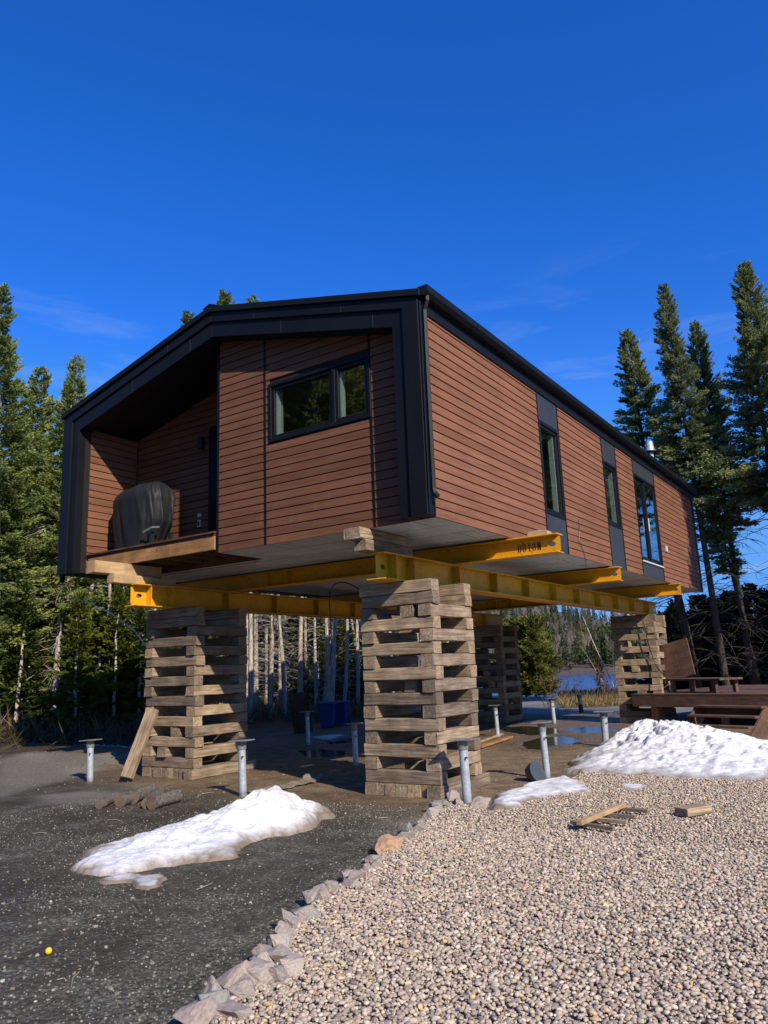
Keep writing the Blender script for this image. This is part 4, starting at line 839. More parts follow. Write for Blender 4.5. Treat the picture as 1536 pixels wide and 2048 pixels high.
# ------------------------------------------------------------------ covered grill
def grill():
    t = thing('covered_grill', 'bulky barbecue grill under a black fitted cover on the porch', 'grill', (-10.62, 8.44, 3.73))
    nu, nv = 120, 46; V = []; r = random.Random(3)
    A, B_, H = 0.59, 0.31, 1.14
    for j in range(nv + 1):
        v = j / nv
        for i in range(nu):
            u = 2 * math.pi * i / nu; cu, su = math.cos(u), math.sin(u)
            ex = 0.68
            X = math.copysign(abs(cu) ** ex, cu); Y = math.copysign(abs(su) ** ex, su)
            if v < 0.62:                       # sides
                w = v / 0.62; z = 0.06 + w * 0.82
                a = A * (0.80 + 0.24 * math.sin(min(1, w * 1.15) * math.pi * 0.62)); b = B_ * (0.86 + 0.16 * w)
            else:
                w = (v - 0.62) / 0.38; ang = w * math.pi / 2
                z = 0.88 + 0.30 * math.sin(ang) ** 0.9; a = A * 1.02 * (1 - 0.30 * w) * (1 if w < 0.999 else 1) ; b = B_ * (1.02 * math.cos(ang * 0.985) + 0.0)
                a *= (1 - 0.15 * w ** 2)
            p = Vector((X * 2.3, Y * 2.3, v * 1.2))
            ph = u * 5 + 1.3 * math.sin(v * 3 + u) ; fold = (1 - abs(math.sin(ph))) ** 2 * 0.9 + (1 - abs(math.sin(u * 8.5 + v * 1.5 + 1))) ** 3 * 0.7 - 0.4
            nz = mnoise.noise(p * 1.3) * 0.04 + (0.5 - abs(mnoise.noise(p * 2.9 + Vector((3, 1, 2))))) * 0.022; amt = 0.040 * math.sin(min(1, v * 1.5 + 0.25) * math.pi * 0.8) * (1 if v < 0.75 else max(0.1, (1 - v) * 4))
            k = 1 + (fold * amt + nz * (1 if v < 0.9 else 0.3)) / 0.5
            if v < 0.3 and X > 0.4: k *= 1 - 0.22 * (0.3 - v) / 0.3 * min(1, (X - 0.4) * 3)
            z -= 0.10 * max(0, -X) * max(0, v - 0.4)
            V.append((X * a * k, Y * b * k, z + mnoise.noise(p * 1.7 + Vector((9, 9, 9))) * 0.025))
    F_ = [(j * nu + i, j * nu + (i + 1) % nu, (j + 1) * nu + (i + 1) % nu, (j + 1) * nu + i) for j in range(nv) for i in range(nu)]
    F_.append(tuple(range(nv * nu, nv * nu + nu)))
    me_ = np_mesh('cover', np.array(V), F_, M['cover'], True); link(bpy.data.objects.new('cover', me_), t)
    s = MB(); s.bar((0.42, -0.335, 0.24), (0.60, -0.30, 0.31), 0.008, 0.030); s.bar((0.60, -0.30, 0.31), (0.62, -0.16, 0.33), 0.008, 0.030); s.build('strap', M['strap'], t)
    f = MB()
    for x in (-0.42, 0.48):
        for y in (-0.2, 0.2): f.box(x - 0.03, x + 0.03, y - 0.03, y + 0.03, 0.0, 0.3)
    f.build('leg', M['lampblack'], t)
grill()
# ------------------------------------------------------------------ steel beams
def hole_plate(mb, c, r_, hw, hh, plane, axis, n=24):
    """square plate with a round hole; c = (u,z) centre"""
    vs = []; fs = []
    for k in range(n):
        a = 2 * math.pi * (k + 0.5) / n; ca, sa = math.cos(a), math.sin(a); s = 1 / max(abs(ca), abs(sa))
        for (pu, pz) in ((c[0] + r_ * 1.3 * ca, c[1] + r_ * 0.85 * sa), (c[0] + hw * ca * s, c[1] + hh * sa * s)):
            vs.append((pu, plane, pz) if axis == 'x' else (plane, pu, pz))
    for k in range(n): j = (k + 1) % n; fs.append((2 * k, 2 * j, 2 * j + 1, 2 * k + 1))
    mb.add(vs, fs)
def ibeam(label, axis, p0, p1, c, zb, h, w, stiff=0.62, holes=(True, True), group='yellow steel lifting beams'):
    t = thing('steel_beam', label, 'steel beam', (0, 0, 0), 0, group); tf = 0.016
    def bx(mb, a0, a1, b0, b1, z0, z1):
        if axis == 'x': mb.box(a0, a1, b0, b1, z0, z1)
        else: mb.box(b0, b1, a0, a1, z0, z1)
    for z in (zb, zb + h - tf): m_ = MB(); bx(m_, p0, p1, c - w / 2, c + w / 2, z, z + tf); m_.build('flange', M['yellow'], t, bevel=0.003)
    m_ = MB(); hw = (h - 2 * tf) / 2; zc = zb + h / 2
    a0 = p0; a1 = p1
    if holes[0]: a0 = p0 + 2 * hw; hole_plate(m_, (p0 + hw, zc), 0.042, hw, hw, c - 0.006, axis); hole_plate(m_, (p0 + hw, zc), 0.042, hw, hw, c + 0.006, axis)
    if holes[1]: a1 = p1 - 2 * hw; hole_plate(m_, (p1 - hw, zc), 0.042, hw, hw, c - 0.006, axis); hole_plate(m_, (p1 - hw, zc), 0.042, hw, hw, c + 0.006, axis)
    bx(m_, a0, a1, c - 0.006, c + 0.006, zb + tf, zb + h - tf); m_.build('web', M['yellow'], t)
    x = p0 + (0.30 if axis == 'y' else 3.1); first = True
    while x < p1 - 0.25:
        for s in (-1, 1):
            m_ = MB(); b0, b1 = sorted((c + s * 0.007, c + s * (w / 2 - 0.012))); bx(m_, x, x + 0.012, b0, b1, zb + tf, zb + h - tf); m_.build('stiffener', M['yellow'], t)
        x += stiff if not first else min(stiff, 0.45); first = False
    return t
ZT = 2.745; BH = 0.355
ibeam('long yellow beam on the nearest crib, running back under the right side of the house', 'y', 8.12, 21.75, -5.56, ZT, BH, 0.30, 1.3)
ibeam('long yellow beam on the crib under the porch, running back under the left side', 'y', 7.92, 21.75, -10.22, ZT, BH, 0.30, 1.3)
CB = ZT + BH + 0.002; CH = 3.372 - CB
b1 = ibeam('yellow cross beam lettered DOYON, nearest one jutting out past the side wall', 'x', -12.3, -3.78, 10.12, CB, CH, 0.22, 5.2, group=None)
ibeam('middle yellow cross beam jutting out below the middle narrow window', 'x', -12.3, -4.34, 14.72, CB, CH, 0.22, 5.2)
ibeam('farthest yellow cross beam jutting out just past the sliding door', 'x', -12.3, -4.30, 19.35, CB, CH, 0.22, 5.2)
# stencilled name
def stencil(parent, x0, z0, h, y):
    w = h * 0.44; k = h * 0.15; g_ = h * 0.19; m_ = MB()
    def quad(a, b, c, d): m_.add([(p[0], y, p[1]) for p in (a, b, c, d)], [(0, 1, 2, 3)])
    x = x0
    for ch in 'DOYON':
        if ch in 'DO':
            ck = k * 0.9
            for s in (0, 1):
                ex = x if s == 0 else x + w; d = 1 if s == 0 else -1; gap = h * 0.05
                c0 = ck if ch == 'O' or s == 1 else 0.0
                quad((ex, z0 + c0), (ex + d * k, z0 + c0), (ex + d * k, z0 + h - c0), (ex, z0 + h - c0))
                xm = x + w / 2 - d * gap
                for zz, sg in ((z0, 1), (z0 + h, -1)):
                    quad((ex + d * c0 * (1 if c0 else 0), zz), (xm, zz), (xm, zz + sg * k * 0.8), (ex + d * k * 0.999, zz + sg * max(c0, k * 0.8)))
                    if c0: quad((ex, zz + sg * c0), (ex + d * c0, zz), (ex + d * k, zz + sg * k * 0.8), (ex + d * k, zz + sg * c0))
        elif ch == 'Y':
            quad((x + w / 2 - k / 2, z0), (x + w / 2 + k / 2, z0), (x + w / 2 + k / 2, z0 + h * 0.45), (x + w / 2 - k / 2, z0 + h * 0.45))
            quad((x + w / 2 - k / 2, z0 + h * 0.48), (x + w / 2 + k * 0.1, z0 + h * 0.48), (x + k, z0 + h), (x, z0 + h))
            quad((x + w / 2 - k * 0.1, z0 + h * 0.48), (x + w / 2 + k / 2, z0 + h * 0.48), (x + w, z0 + h), (x + w - k, z0 + h))
        else:
            quad((x, z0), (x + k, z0), (x + k, z0 + h), (x, z0 + h)); quad((x + w - k, z0), (x + w, z0), (x + w, z0 + h), (x + w - k, z0 + h))
            quad((x + w - k * 1.1, z0), (x + w - k * 0.1, z0 + h * .12), (x + k * 1.1, z0 + h), (x + k * 0.3, z0 + h * .85))
        x += w + g_ * (1.0 if ch != 'Y' else 0.9)
    return m_.build('lettering', M['blackpaint'], parent)
qa = AY(1036, 1100, 10.114); qb = AY(1082, 1092, 10.114)
hh = 0.125; st_w = float(qb[0] - qa[0]); hh = st_w / (5 * 0.44 + 4 * 0.19)
stencil(b1, float(qa[0]), CB + 0.07, min(hh, 0.14), 10.112)
# ------------------------------------------------------------------ timber cribs
def timber_mesh(seed, L=1.18, w=0.19, h=0.158, bev=0.008, rough=0.006):
    r = random.Random(seed); n = 9; vs = []; fs = []
    for i in range(n):
        x = -L / 2 + L * i / (n - 1); oy = r.uniform(-1, 1) * rough; oz = r.uniform(-1, 1) * rough * 0.5; e = 0.9 if i in (0, n - 1) else 1.0
        c = bev * r.uniform(0.6, 1.6)
        for (a, b) in ((-1, -1), (1, -1), (1, 1), (-1, 1)):
            for (da, db) in (((c, 0), (0, c)) if (a, b) in ((-1, -1), (1, 1)) else ((0, c), (c, 0))):
                yy = a * (w / 2 - da * 1.0) ; zz = b * (h / 2 - db)
                vs.append((x + (r.uniform(-1, 1) * 0.008 if i in (0, n - 1) else 0), yy + oy + r.uniform(-1, 1) * rough * 0.4, (zz + oz * 0.3) * 1.0))
    # order points by angle within each ring
    ring_ = 8; out = []
    for i in range(n):
        seg = vs[i * ring_:(i + 1) * ring_]; seg.sort(key=lambda p: math.atan2(p[2] / h, p[1] / w)); out += seg
    for i in range(n - 1):
        for k in range(ring_): fs.append((i * ring_ + k, i * ring_ + (k + 1) % ring_, (i + 1) * ring_ + (k + 1) % ring_, (i + 1) * ring_ + k))
    fs.append(tuple(range(ring_))[::-1]); fs.append(tuple((n - 1) * ring_ + k for k in range(ring_)))
    m_ = MB(); m_.add(out, fs); return m_.mesh('timber', M['crib'])
TM = [timber_mesh(i) for i in range(10)]
TS = [timber_mesh(40 + i, 0.62, 0.18, 0.155) for i in range(3)]
ORD = ['bottom', 'second', 'third', 'fourth', 'fifth', 'sixth', 'seventh', 'eighth', 'ninth', 'tenth', 'eleventh', 'twelfth', 'thirteenth', 'fourteenth', 'fifteenth', 'sixteenth', 'seventeenth', 'eighteenth']
def timber(me_, x, y, z, rz, label, group, sx=1.0, sz=1.0, tilt=0.0):
    o = bpy.data.objects.new('timber', me_); COL.objects.link(o); o.location = (x, y, z); o.rotation_euler = (0, tilt, rz); o.scale = (sx, 1, sz); return tag(o, label, 'timber', group)
def crib(x0, x1, y0, y1, n, where, group, seed, top_skip=0, rowend=7):
    r = random.Random(seed); hc = ZT / n; zs = hc / 0.162
    lx = (x1 - x0); ly = (y1 - y0)
    for c in range(n):
        z = hc * (c + 0.5); o_ = ORD[c] + ' course up'
        if c == 0: o_ = 'bottom course'
        alongx = (c % 2 == 1); 
        if c == n - 2 : alongx = True
        if c == n - 1: alongx = True
        j = lambda s=0.012: r.uniform(-s, s)
        if c == 0:
            for k in range(rowend):
                x = x0 + 0.08 + (lx - 0.16) * k / (rowend - 1); last = (k == rowend - 1)
                timber(r.choice(TM), x + j(0.005), (y0 + y1) / 2 + (0.10 if last else 0) + j(0.02), z, math.pi / 2 + j(0.01), 'timber end %s from the left, bottom row, %s' % (['one', 'two', 'three', 'four', 'five', 'six', 'seven', 'eight'][k], where), group, sx=(ly + (0.25 if last else 0)) / 1.18, sz=zs * 0.99)
            continue
        if alongx:
            for nm, y in (('near side', y0 + 0.1), ('far side', y1 - 0.1)):
                if c > n - 1 - top_skip and nm == 'near side': continue
                timber(r.choice(TM), (x0 + x1) / 2 + j(0.015), y + j(0.008), z, j(0.010) + (math.pi if r.random() < .5 else 0), 'crosswise %s timber, %s, %s' % (nm, o_, where), group, sx=lx / 1.18 * r.uniform(0.99, 1.03), sz=zs * r.uniform(0.97, 1.01))
            if r.random() < 0.0: pass
        else:
            for nm, x in (('left', x0 + 0.1), ('right', x1 - 0.1)):
                timber(r.choice(TM), x + j(0.008), (y0 + y1) / 2 + j(0.015), z, math.pi / 2 + j(0.010), '%s lengthwise timber, %s, %s' % (nm, o_, where), group, sx=ly / 1.18 * r.uniform(0.99, 1.03), sz=zs * r.uniform(0.97, 1.01))
            if r.random() < 0.25:
                x = r.uniform(x0 + 0.38, x1 - 0.38); timber(r.choice(TM), x, (y0 + y1) / 2 + j(0.08), z, math.pi / 2 + j(0.05), 'middle lengthwise timber, %s, %s' % (o_, where), group, sx=ly / 1.18 * 0.95, sz=zs * 0.97)
crib(-6.12, -5.00, 8.56, 9.68, 17, 'crib nearest the camera', 'timbers of the nearest crib', 5, rowend=7)
crib(-10.83, -9.62, 8.75, 9.95, 17, 'crib under the porch', 'timbers of the crib under the porch', 6, rowend=8)
crib(-6.38, -5.26, 20.3, 21.4, 17, 'crib behind the deck', 'timbers of the far crib behind the deck', 8)
crib(-10.80, -9.62, 20.3, 21.5, 17, 'dark far crib', 'timbers of the dark far crib', 9)
# packing blocks between beams and house
def block(x, y, z, rz, L, h, label, me_=None, w=1.0, group=None, mat=None):
    me_ = timber_mesh(int(abs(x * 31 + y * 17 + z * 7) * 10) % 999, L, 0.17 * w, h, 0.010, 0.004)
    if mat: me_.materials[0] = M[mat]
    o = bpy.data.objects.new('packing_block', me_); COL.objects.link(o); o.location = (x, y, z); o.rotation_euler = (0, 0, rz); return tag(o, label, 'timber block', group)
gap = 3.398 - (ZT + BH); bh = gap / 2 - 0.002
block(-5.60, 8.42, ZT + BH + bh / 2, math.pi / 2, 1.15, bh, 'dark lower packing block on the front end of the right main beam')
block(-5.66, 8.34, ZT + BH + bh * 1.5 + 0.002, math.pi / 2, 1.15, bh, 'dark upper packing block wedged under the gable wall', w=1.5)
block(-10.28, 8.20, ZT + BH + bh / 2, math.pi / 2, 1.25, bh, 'lower packing block, half shaded, on the front end of the left beam', mat='fresh')
block(-10.40, 7.95, ZT + BH + bh * 1.5 + 0.026, math.pi / 2, 1.30, bh + 0.045, 'upper packing block in the sun directly under the porch deck', w=1.2, mat='fresh')
for (x, y, l_) in ((-4.08, 10.12, 'small pale wood wedge on the tip of the lettered cross beam'), (-4.62, 14.72, 'wood wedge between the middle cross beam and the house'), (-4.6, 19.35, 'dark wedge between the farthest cross beam and the house')):
    w_ = MB(); w_.prism([(-0.16, 0.0), (0.16, 0.0), (0.15, 0.055), (0.02, 0.075), (-0.15, 0.06)] if x > -4.2 else [(-0.2, 0), (0.2, 0), (0.2, 0.015), (-0.2, 0.024)], -0.08, 0.08); o = w_.build('wood_wedge', M['fresh'] if x > -4.2 else M['crib'], None, bevel=0.006); o.location = (x, y, CB + CH + 0.001); tag(o, l_, 'wedge')
# leaning plank
def plank(name, label, a, b, w, h, mat, cat='plank', up=(0, 0, 1), group=None, bevel=0.004):
    a = Vector(a); b = Vector(b); L = (b - a).length; m_ = MB(); n = 7
    for i in range(1): m_.box(-L / 2, L / 2, -w / 2, w / 2, -h / 2, h / 2)
    o = m_.build(name, M[mat], None, bevel=bevel); d = (b - a).normalized(); u = Vector(up); y = u.cross(d).normalized(); z = d.cross(y)
    mt_ = Matrix((d, y, z)).transposed().to_4x4(); mt_.translation = (a + b) / 2; o.matrix_world = mt_; return tag(o, label, cat, group)
pa = Vector(G(253, 1561, 0.02)); pb = Vector(AY(306, 1418, 8.66)); plank('leaning_timber', 'rough timber leaning against the left side of the crib under the porch', pa + Vector((0, 0, 0.04)), pb, 0.20, 0.09, 'crib', 'timber', up=(0.3, -1, 0.4), bevel=0.008)
# ------------------------------------------------------------------ foundation posts
pipe = MB(); pipe.lathe([(0.0555, -0.4), (0.0555, 1.0), (0.02, 1.0)], n=20); pipe_me = pipe.mesh('pole', M['galv'], autosm=True)
capm = MB(); capm.box(-0.15, 0.15, -0.12, 0.12, 0, 0.014); capm.lathe([(0.066, -0.11), (0.066, 0.0)], n=18); cap_me = capm.mesh('cap_plate', M['galv'], bevel=0.002)
bolt = MB(); bolt.tube([(0.05, -0.045, 0), (0.075, -0.06, 0)], 0.012, 6); bolt_me = bolt.mesh('bolt', M['lampblack'])
def post(bp, tp, label, r_=1.0, foot=None):
    g_ = G(*bp); y = g_[1]; tz = float(AY(tp[0], tp[1], y)[2]); tx = float(AY(tp[0], tp[1], y)[0]); H = tz
    t = thing('foundation_post', label, 'post', g_, 0, 'galvanised screw pile posts'); 
    ax = Vector((tx - g_[0], 0, tz)); t.rotation_mode = 'QUATERNION'; t.rotation_quaternion = Vector((0, 0, 1)).rotation_difference(ax.normalized())
    p = link(bpy.data.objects.new('pole', pipe_me), t); p.scale = (r_, r_, H)
    c = link(bpy.data.objects.new('cap_plate', cap_me), t); c.location = (0, 0, H); c.rotation_euler = (0, 0, 0.15); c.scale = (r_, r_, 1)
    b_ = link(bpy.data.objects.new('bolt', bolt_me), t); b_.location = (0, 0, H - 0.2)
    if foot: f = MB(); f.lathe([(0.075, 0.0), (0.07, 0.25), (0.05, 0.26)], n=14); f.build('green_sleeve', M[foot], t, autosm=True)
    return t
M['greensleeve'] = simple('dark_green_plastic', (0.01, 0.06, 0.03), 0.5)
post((180, 1562), (181, 1481), 'leftmost galvanised steel post, standing alone in the sun', 0.95)
post((486, 1592), (483, 1482), 'steel post in front of the gap between the two front cribs', 0.95)
post((935, 1606), (925, 1480), 'nearest steel post, beside the rocks at the front right corner of the nearest crib', 0.98)
post((1095, 1558), (1083, 1446), 'tilted steel post with the dark round pot at its foot', 0.85)
post((1212, 1492), (1207, 1424), 'steel post rising right behind the edge of the big snow mound', 1.15)
post((996, 1474), (990, 1411), 'thin steel post between the nearest crib and the puddle, lumber at its foot', 0.85)
post((1109, 1448), (1103, 1397), 'steel post behind the puddle in front of the leafless bush', 0.95)
post((1163, 1425), (1158, 1390), 'dark steel post with green sleeve, farthest to the right in the shade', 1.1, 'greensleeve')
post((617, 1490), (614, 1424), 'shaded steel post left of the blue bins', 0.85)
post((712, 1532), (708, 1448), 'shaded steel post just left of the nearest crib', 0.85)
# ------------------------------------------------------------------ pot, ball, bins, pallet board
def sphere(name, mat, r_, squash=1.0, n=24):
    pr = []; 
    for k in range(n // 2 + 1): a = -math.pi / 2 + math.pi * k / (n // 2); pr.append((max(0.0005, r_ * math.cos(a)), r_ * squash * math.sin(a)))
    m_ = MB(); m_.lathe(pr, n=n); return m_.mesh(name, mat, autosm=True)
M['pot'] = simple('dark_grey_plastic', (0.07, 0.075, 0.08), 0.35); M['ballyellow'] = simple('yellow_plastic', (0.85, 0.62, 0.01), 0.35, 0, 0.03)
g_ = G(1072, 1562, 0.0); t = thing('round_pot', 'dark grey round bowl shaped pot on its side against a steel post', 'pot', (g_[0], g_[1], 0.115))
m_ = MB(); pr = [(0.001, -0.14), (0.07, -0.13), (0.115, -0.09), (0.135, -0.03), (0.137, 0.03), (0.13, 0.035), (0.12, -0.03), (0.06, -0.10), (0.001, -0.11)]
m_.lathe(pr, n=26); o = m_.build('bowl', M['pot'], t, autosm=True); o.rotation_euler = (0.5, 1.15, 0.3)
m_ = MB(); m_.lathe([(0.137, 0.028), (0.148, 0.030), (0.148, 0.042), (0.130, 0.042)], n=26); o = m_.build('rim', M['pot'], t, autosm=True); o.rotation_euler = (0.5, 1.15, 0.3)
g_ = G(97, 1908, 0.0); o = link(bpy.data.objects.new('ball', sphere('ball', M['ballyellow'], 0.02))); o.location = (g_[0], g_[1], gh(g_[0], g_[1]) + 0.024); tag(o, 'small bright yellow ball lying on the dark gravel', 'ball')
M['bin'] = simple('blue_bin_plastic', (0.012, 0.045, 0.19), 0.45)
def bin_(px, py, d_rot, label, s=1.0):
    x, y, _ = G(px, py, 0); t = thing('wheeled_bin', label, 'bin', (x, y, 0.0), d_rot, 'blue wheeled bins by the forest'); t.scale = (s, s, s)
    m_ = MB(); 
    def rg(w, d, z): return [(-w, -d, z), (w, -d, z), (w, d, z), (-w, d, z)]
    v = rg(.25, .28, .06) + rg(.31, .35, .95) + rg(.34, .37, .96) + rg(.34, .37, 1.0)
    m_.add(v, [(3, 2, 1, 0)] + [(4 * i + k, 4 * i + (k + 1) % 4, 4 * i + 4 + (k + 1) % 4, 4 * i + 4 + k) for i in range(3) for k in range(4)] + [(12, 13, 14, 15)]); m_.build('body', M['bin'], t, bevel=0.02)
    l = MB(); l.prism([(-0.40, 1.005), (0.40, 1.005), (0.38, 1.05), (0.1, 1.09), (-0.3, 1.08)], -0.345, 0.345, 'x'); l.build('lid', M['bin'], t, bevel=0.01)
    for s_ in (-1, 1): w_ = MB(); w_.tube([(s_ * 0.27, 0.28, 0.1), (s_ * 0.33, 0.28, 0.1)], 0.1, 16); w_.build('wheel', M['lampblack'], t)
    h = MB(); h.tube([(-0.25, 0.42, 0.98), (0.25, 0.42, 0.98)], 0.016, 8); h.build('handle', M['bin'], t)
bin_(655, 1455, 0.5, 'larger blue wheeled bin in front, lid sagging, beside the forest', 0.68)
bin_(684, 1449, 0.3, 'blue wheeled bin standing behind the larger one', 0.65)
pb_ = Vector(G(608, 1466, 0)); t = thing('slatted_board', 'brown slatted wooden panel leaning by the trees left of the blue bins', 'panel', tuple(pb_), 0.55); t.rotation_euler = (0.10, -0.12, 0.55)
for k in range(5): m_ = MB(); m_.box(-0.27 + k * 0.105, -0.175 + k * 0.105, 0, 0.03, 0, 1.08); m_.build('slat', M['porchwood'], t)
m_ = MB(); m_.box(-0.27, 0.25, 0.031, 0.06, 0.2, 0.28); m_.box(-0.27, 0.25, 0.031, 0.06, 0.8, 0.88); m_.build('rail', M['porchwood'], t)
# lumber on the pebbles
def lump(px1, px2, w, h, z, mat, name, label, group=None):
    a = Vector(G(px1[0], px1[1], z)); b = Vector(G(px2[0], px2[1], z)); return plank(name, label, a, b, w, h, mat, 'lumber', group=group)
lump((1158, 1646), (1246, 1610), 0.06, 0.045, 0.13, 'fresh', 'lumber_beam', 'pale squared beam lying across the slats on the pebbles')
sl = [((1143, 1644), (1228, 1658)), ((1166, 1636), (1255, 1644)), ((1196, 1628), (1270, 1634)), ((1222, 1616), (1296, 1622))]
for i, (a, b) in enumerate(sl): lump(a, b, 0.045, 0.035, 0.095, 'crib', 'lumber_stick', ['front', 'second', 'third', 'rear'][i] + 'most thin slat under the pale beam on the pebbles' if i in (0, 3) else ['', 'second', 'third', ''][i] + ' thin slat from the front under the pale beam')
lump((1362, 1624), (1410, 1616), 0.17, 0.075, 0.10, 'crib', 'lumber_block', 'short thick board end lying alone on the pebbles')
lump((960, 1494), (1022, 1474), 0.10, 0.04, 0.05, 'rim', 'lumber_board', 'long orange board on the mud right of the nearest crib'); lump((958, 1484), (1004, 1468), 0.08, 0.03, 0.03, 'fresh', 'lumber_board', 'thin board on the mud behind the long orange one')
lump((860, 1500), (735, 1520), 0.12, 0.03, 0.03, 'fresh', 'lumber_board', 'pale board lying on the mud behind the nearest crib')
# geotextile strip
def strip(name, label, pts, w, mat, cat, z=0.012):
    pp = [Vector(G(p[0], p[1], 0)) for p in pts]; vs = []; fs = []; r = random.Random(4); n = 0
    dens = []
    for i in range(len(pp) - 1):
        for k in range(8): dens.append(pp[i].lerp(pp[i + 1], k / 8))
    dens.append(pp[-1])
    for i, p in enumerate(dens):
        d = (dens[min(i + 1, len(dens) - 1)] - dens[max(i - 1, 0)]).normalized(); s = Vector((-d.y, d.x, 0))
        for k in range(5): u = (k / 4 - 0.5) * w * r.uniform(0.75, 1.1); vs.append((p.x + s.x * u, p.y + s.y * u, z + gh(p.x, p.y) + r.uniform(0, 0.03) * (1 + (i > len(dens) - 5) * 2)))
    for i in range(len(dens) - 1):
        for k in range(4): fs.append((i * 5 + k, i * 5 + k + 1, (i + 1) * 5 + k + 1, (i + 1) * 5 + k))
    m_ = MB(); m_.add(vs, fs); o = m_.build(name, mat, None, smooth=True); return tag(o, label, cat)
strip('fabric_strip', 'muddy beige ground fabric strip beside the post between the front cribs', [(500, 1588), (560, 1578), (612, 1566), (634, 1556)], 0.30, simple('muddy_fabric', (0.26, 0.21, 0.15), 0.9, 0, 0.3, 5), 'fabric')
# hanging cables
def cable(label, pts, r_=0.009):
    m_ = MB(); P_ = [Vector(p) for p in pts]; out = []
    for i in range(len(P_) - 1):
        p0 = P_[max(i - 1, 0)]; p1 = P_[i]; p2 = P_[i + 1]; p3 = P_[min(i + 2, len(P_) - 1)]
        for k in range(6):
            t_ = k / 6; out.append(0.5 * ((2 * p1) + (p2 - p0) * t_ + (2 * p0 - 5 * p1 + 4 * p2 - p3) * t_ * t_ + (3 * p1 - p0 - 3 * p2 + p3) * t_ ** 3))
    out.append(P_[-1]); m_.tube(out, r_, 5, False); return tag(m_.build('cable', M['lampblack'], None, smooth=True), label, 'cable')
cable('black cable looping from the underside and hanging between the front cribs', [AY(718, 1178, 9.6), AY(690, 1165, 9.6), AY(668, 1170, 9.6), AY(659, 1195, 9.6), AY(661, 1235, 9.6), AY(663, 1290, 9.6), AY(659, 1330, 9.6)])
cable('thin cable drooping under the far end of the right beam down the far crib', [AY(1266, 1193, 20.2), AY(1278, 1225, 20.2), AY(1290, 1255, 20.2), AY(1296, 1285, 20.2), AY(1312, 1330, 20.2), AY(1335, 1358, 20.0)], 0.012)
cable('thin wire sagging below the underside between the beams', [AY(1078, 1150, 13.5), AY(1060, 1175, 13.5), AY(1035, 1190, 13.5), AY(1000, 1205, 13.5)], 0.007)
# ------------------------------------------------------------------ deck with bench and steps
DA = R(-16.1); dk0 = G(1263, 1388, 0.75)
t = thing('wooden_deck', 'low reddish brown wooden deck behind the snow mound at the right', 'deck', (dk0[0], dk0[1], 0), DA)
m_ = MB()
for k in range(38): m_.box(-0.03, 6.5, 0.0 + k * 0.145, 0.14 + k * 0.145, 0.72, 0.75, )
m_.build('deck_boards', M['reddeck'], t)
m_ = MB(); m_.box(0.0, 6.5, 0.005, 0.043, 0.44, 0.718); m_.build('front_fascia', M['reddeck'], t); m_ = MB(); m_.box(0.0, 0.04, 0.045, 5.5, 0.44, 0.718); m_.build('side_fascia', M['reddeck'], t)
for x in (0.42, 2.2, 4.4, 6.2):
    for y in (0.15, 2.6, 5.0): m_ = MB(); m_.box(x, x + 0.14, y, y + 0.14, -0.3, 0.717); m_.build('deck_post', M['rim' if x < 1 else 'reddeck'], t)
m_ = MB()
for x in (1.2, 3.2, 5.2): m_.box(x, x + 0.04, 0.3, 5.3, 0.5, 0.7)
m_.build('joist', M['joist'], t)
# steps
s0 = Vector(G(1402, 1410, 0.62)); t = thing('wooden_steps', 'brown open wooden steps leading up to the deck from behind the snow', 'steps', (s0[0], s0[1], 0), DA - 0.05)
W_ = 1.45
for k in range(4):
    z = 0.63 - k * 0.17; y = -0.05 - k * 0.29
    m_ = MB(); m_.box(0.03, W_, y - 0.28, y, z - 0.04, z); m_.build('tread', M['reddeck'], t, bevel=0.004)
    m_ = MB(); m_.box(0.03, W_, y - 0.035, y - 0.01, z - 0.19, z - 0.045); 
    if k < 1: m_.build('riser', M['reddeck'], t)
for x in (0.0, W_ + 0.001): m_ = MB(); m_.prism([(0.0, 0.60), (-0.22, 0.60), (-1.35, -0.2), (-1.0, -0.35), (0.0, 0.3)], x - 0.02, x + 0.02, 'x'); m_.build('stringer', M['reddeck'], t)
# bench seat with high back on deck
b0 = Vector(G(1372, 1384, 0.75)); t = thing('wooden_lounge_chair', 'homemade reddish wooden lounger with tall plank back and long seat on the deck', 'chair', (b0[0], b0[1], 0.75), R(-30))
m_ = MB()
for k in range(4): m_.box(-0.42, 1.45, -0.42 + k * 0.2, -0.235 + k * 0.2, 0.30, 0.345)
m_.build('seat', M['reddeck'], t, bevel=0.004)
m_ = MB(); 
for k in range(5): m_.box(-0.40 + k * 0.185, -0.225 + k * 0.185, 0.0, 0.03, 0.0, 0.95)
o = m_.build('backrest', M['reddeck'], t, bevel=0.004); o.location = (-0.15, -0.10, 0.33); o.rotation_euler = (R(-8), R(-12), 0.25)
for x in (-0.1, 0.5, 1.2):
    for y in (-0.36, 0.32): m_ = MB(); m_.box(x, x + 0.09, y - 0.045, y + 0.045, 0.0, 0.299); m_.build('leg', M['reddeck'], t)
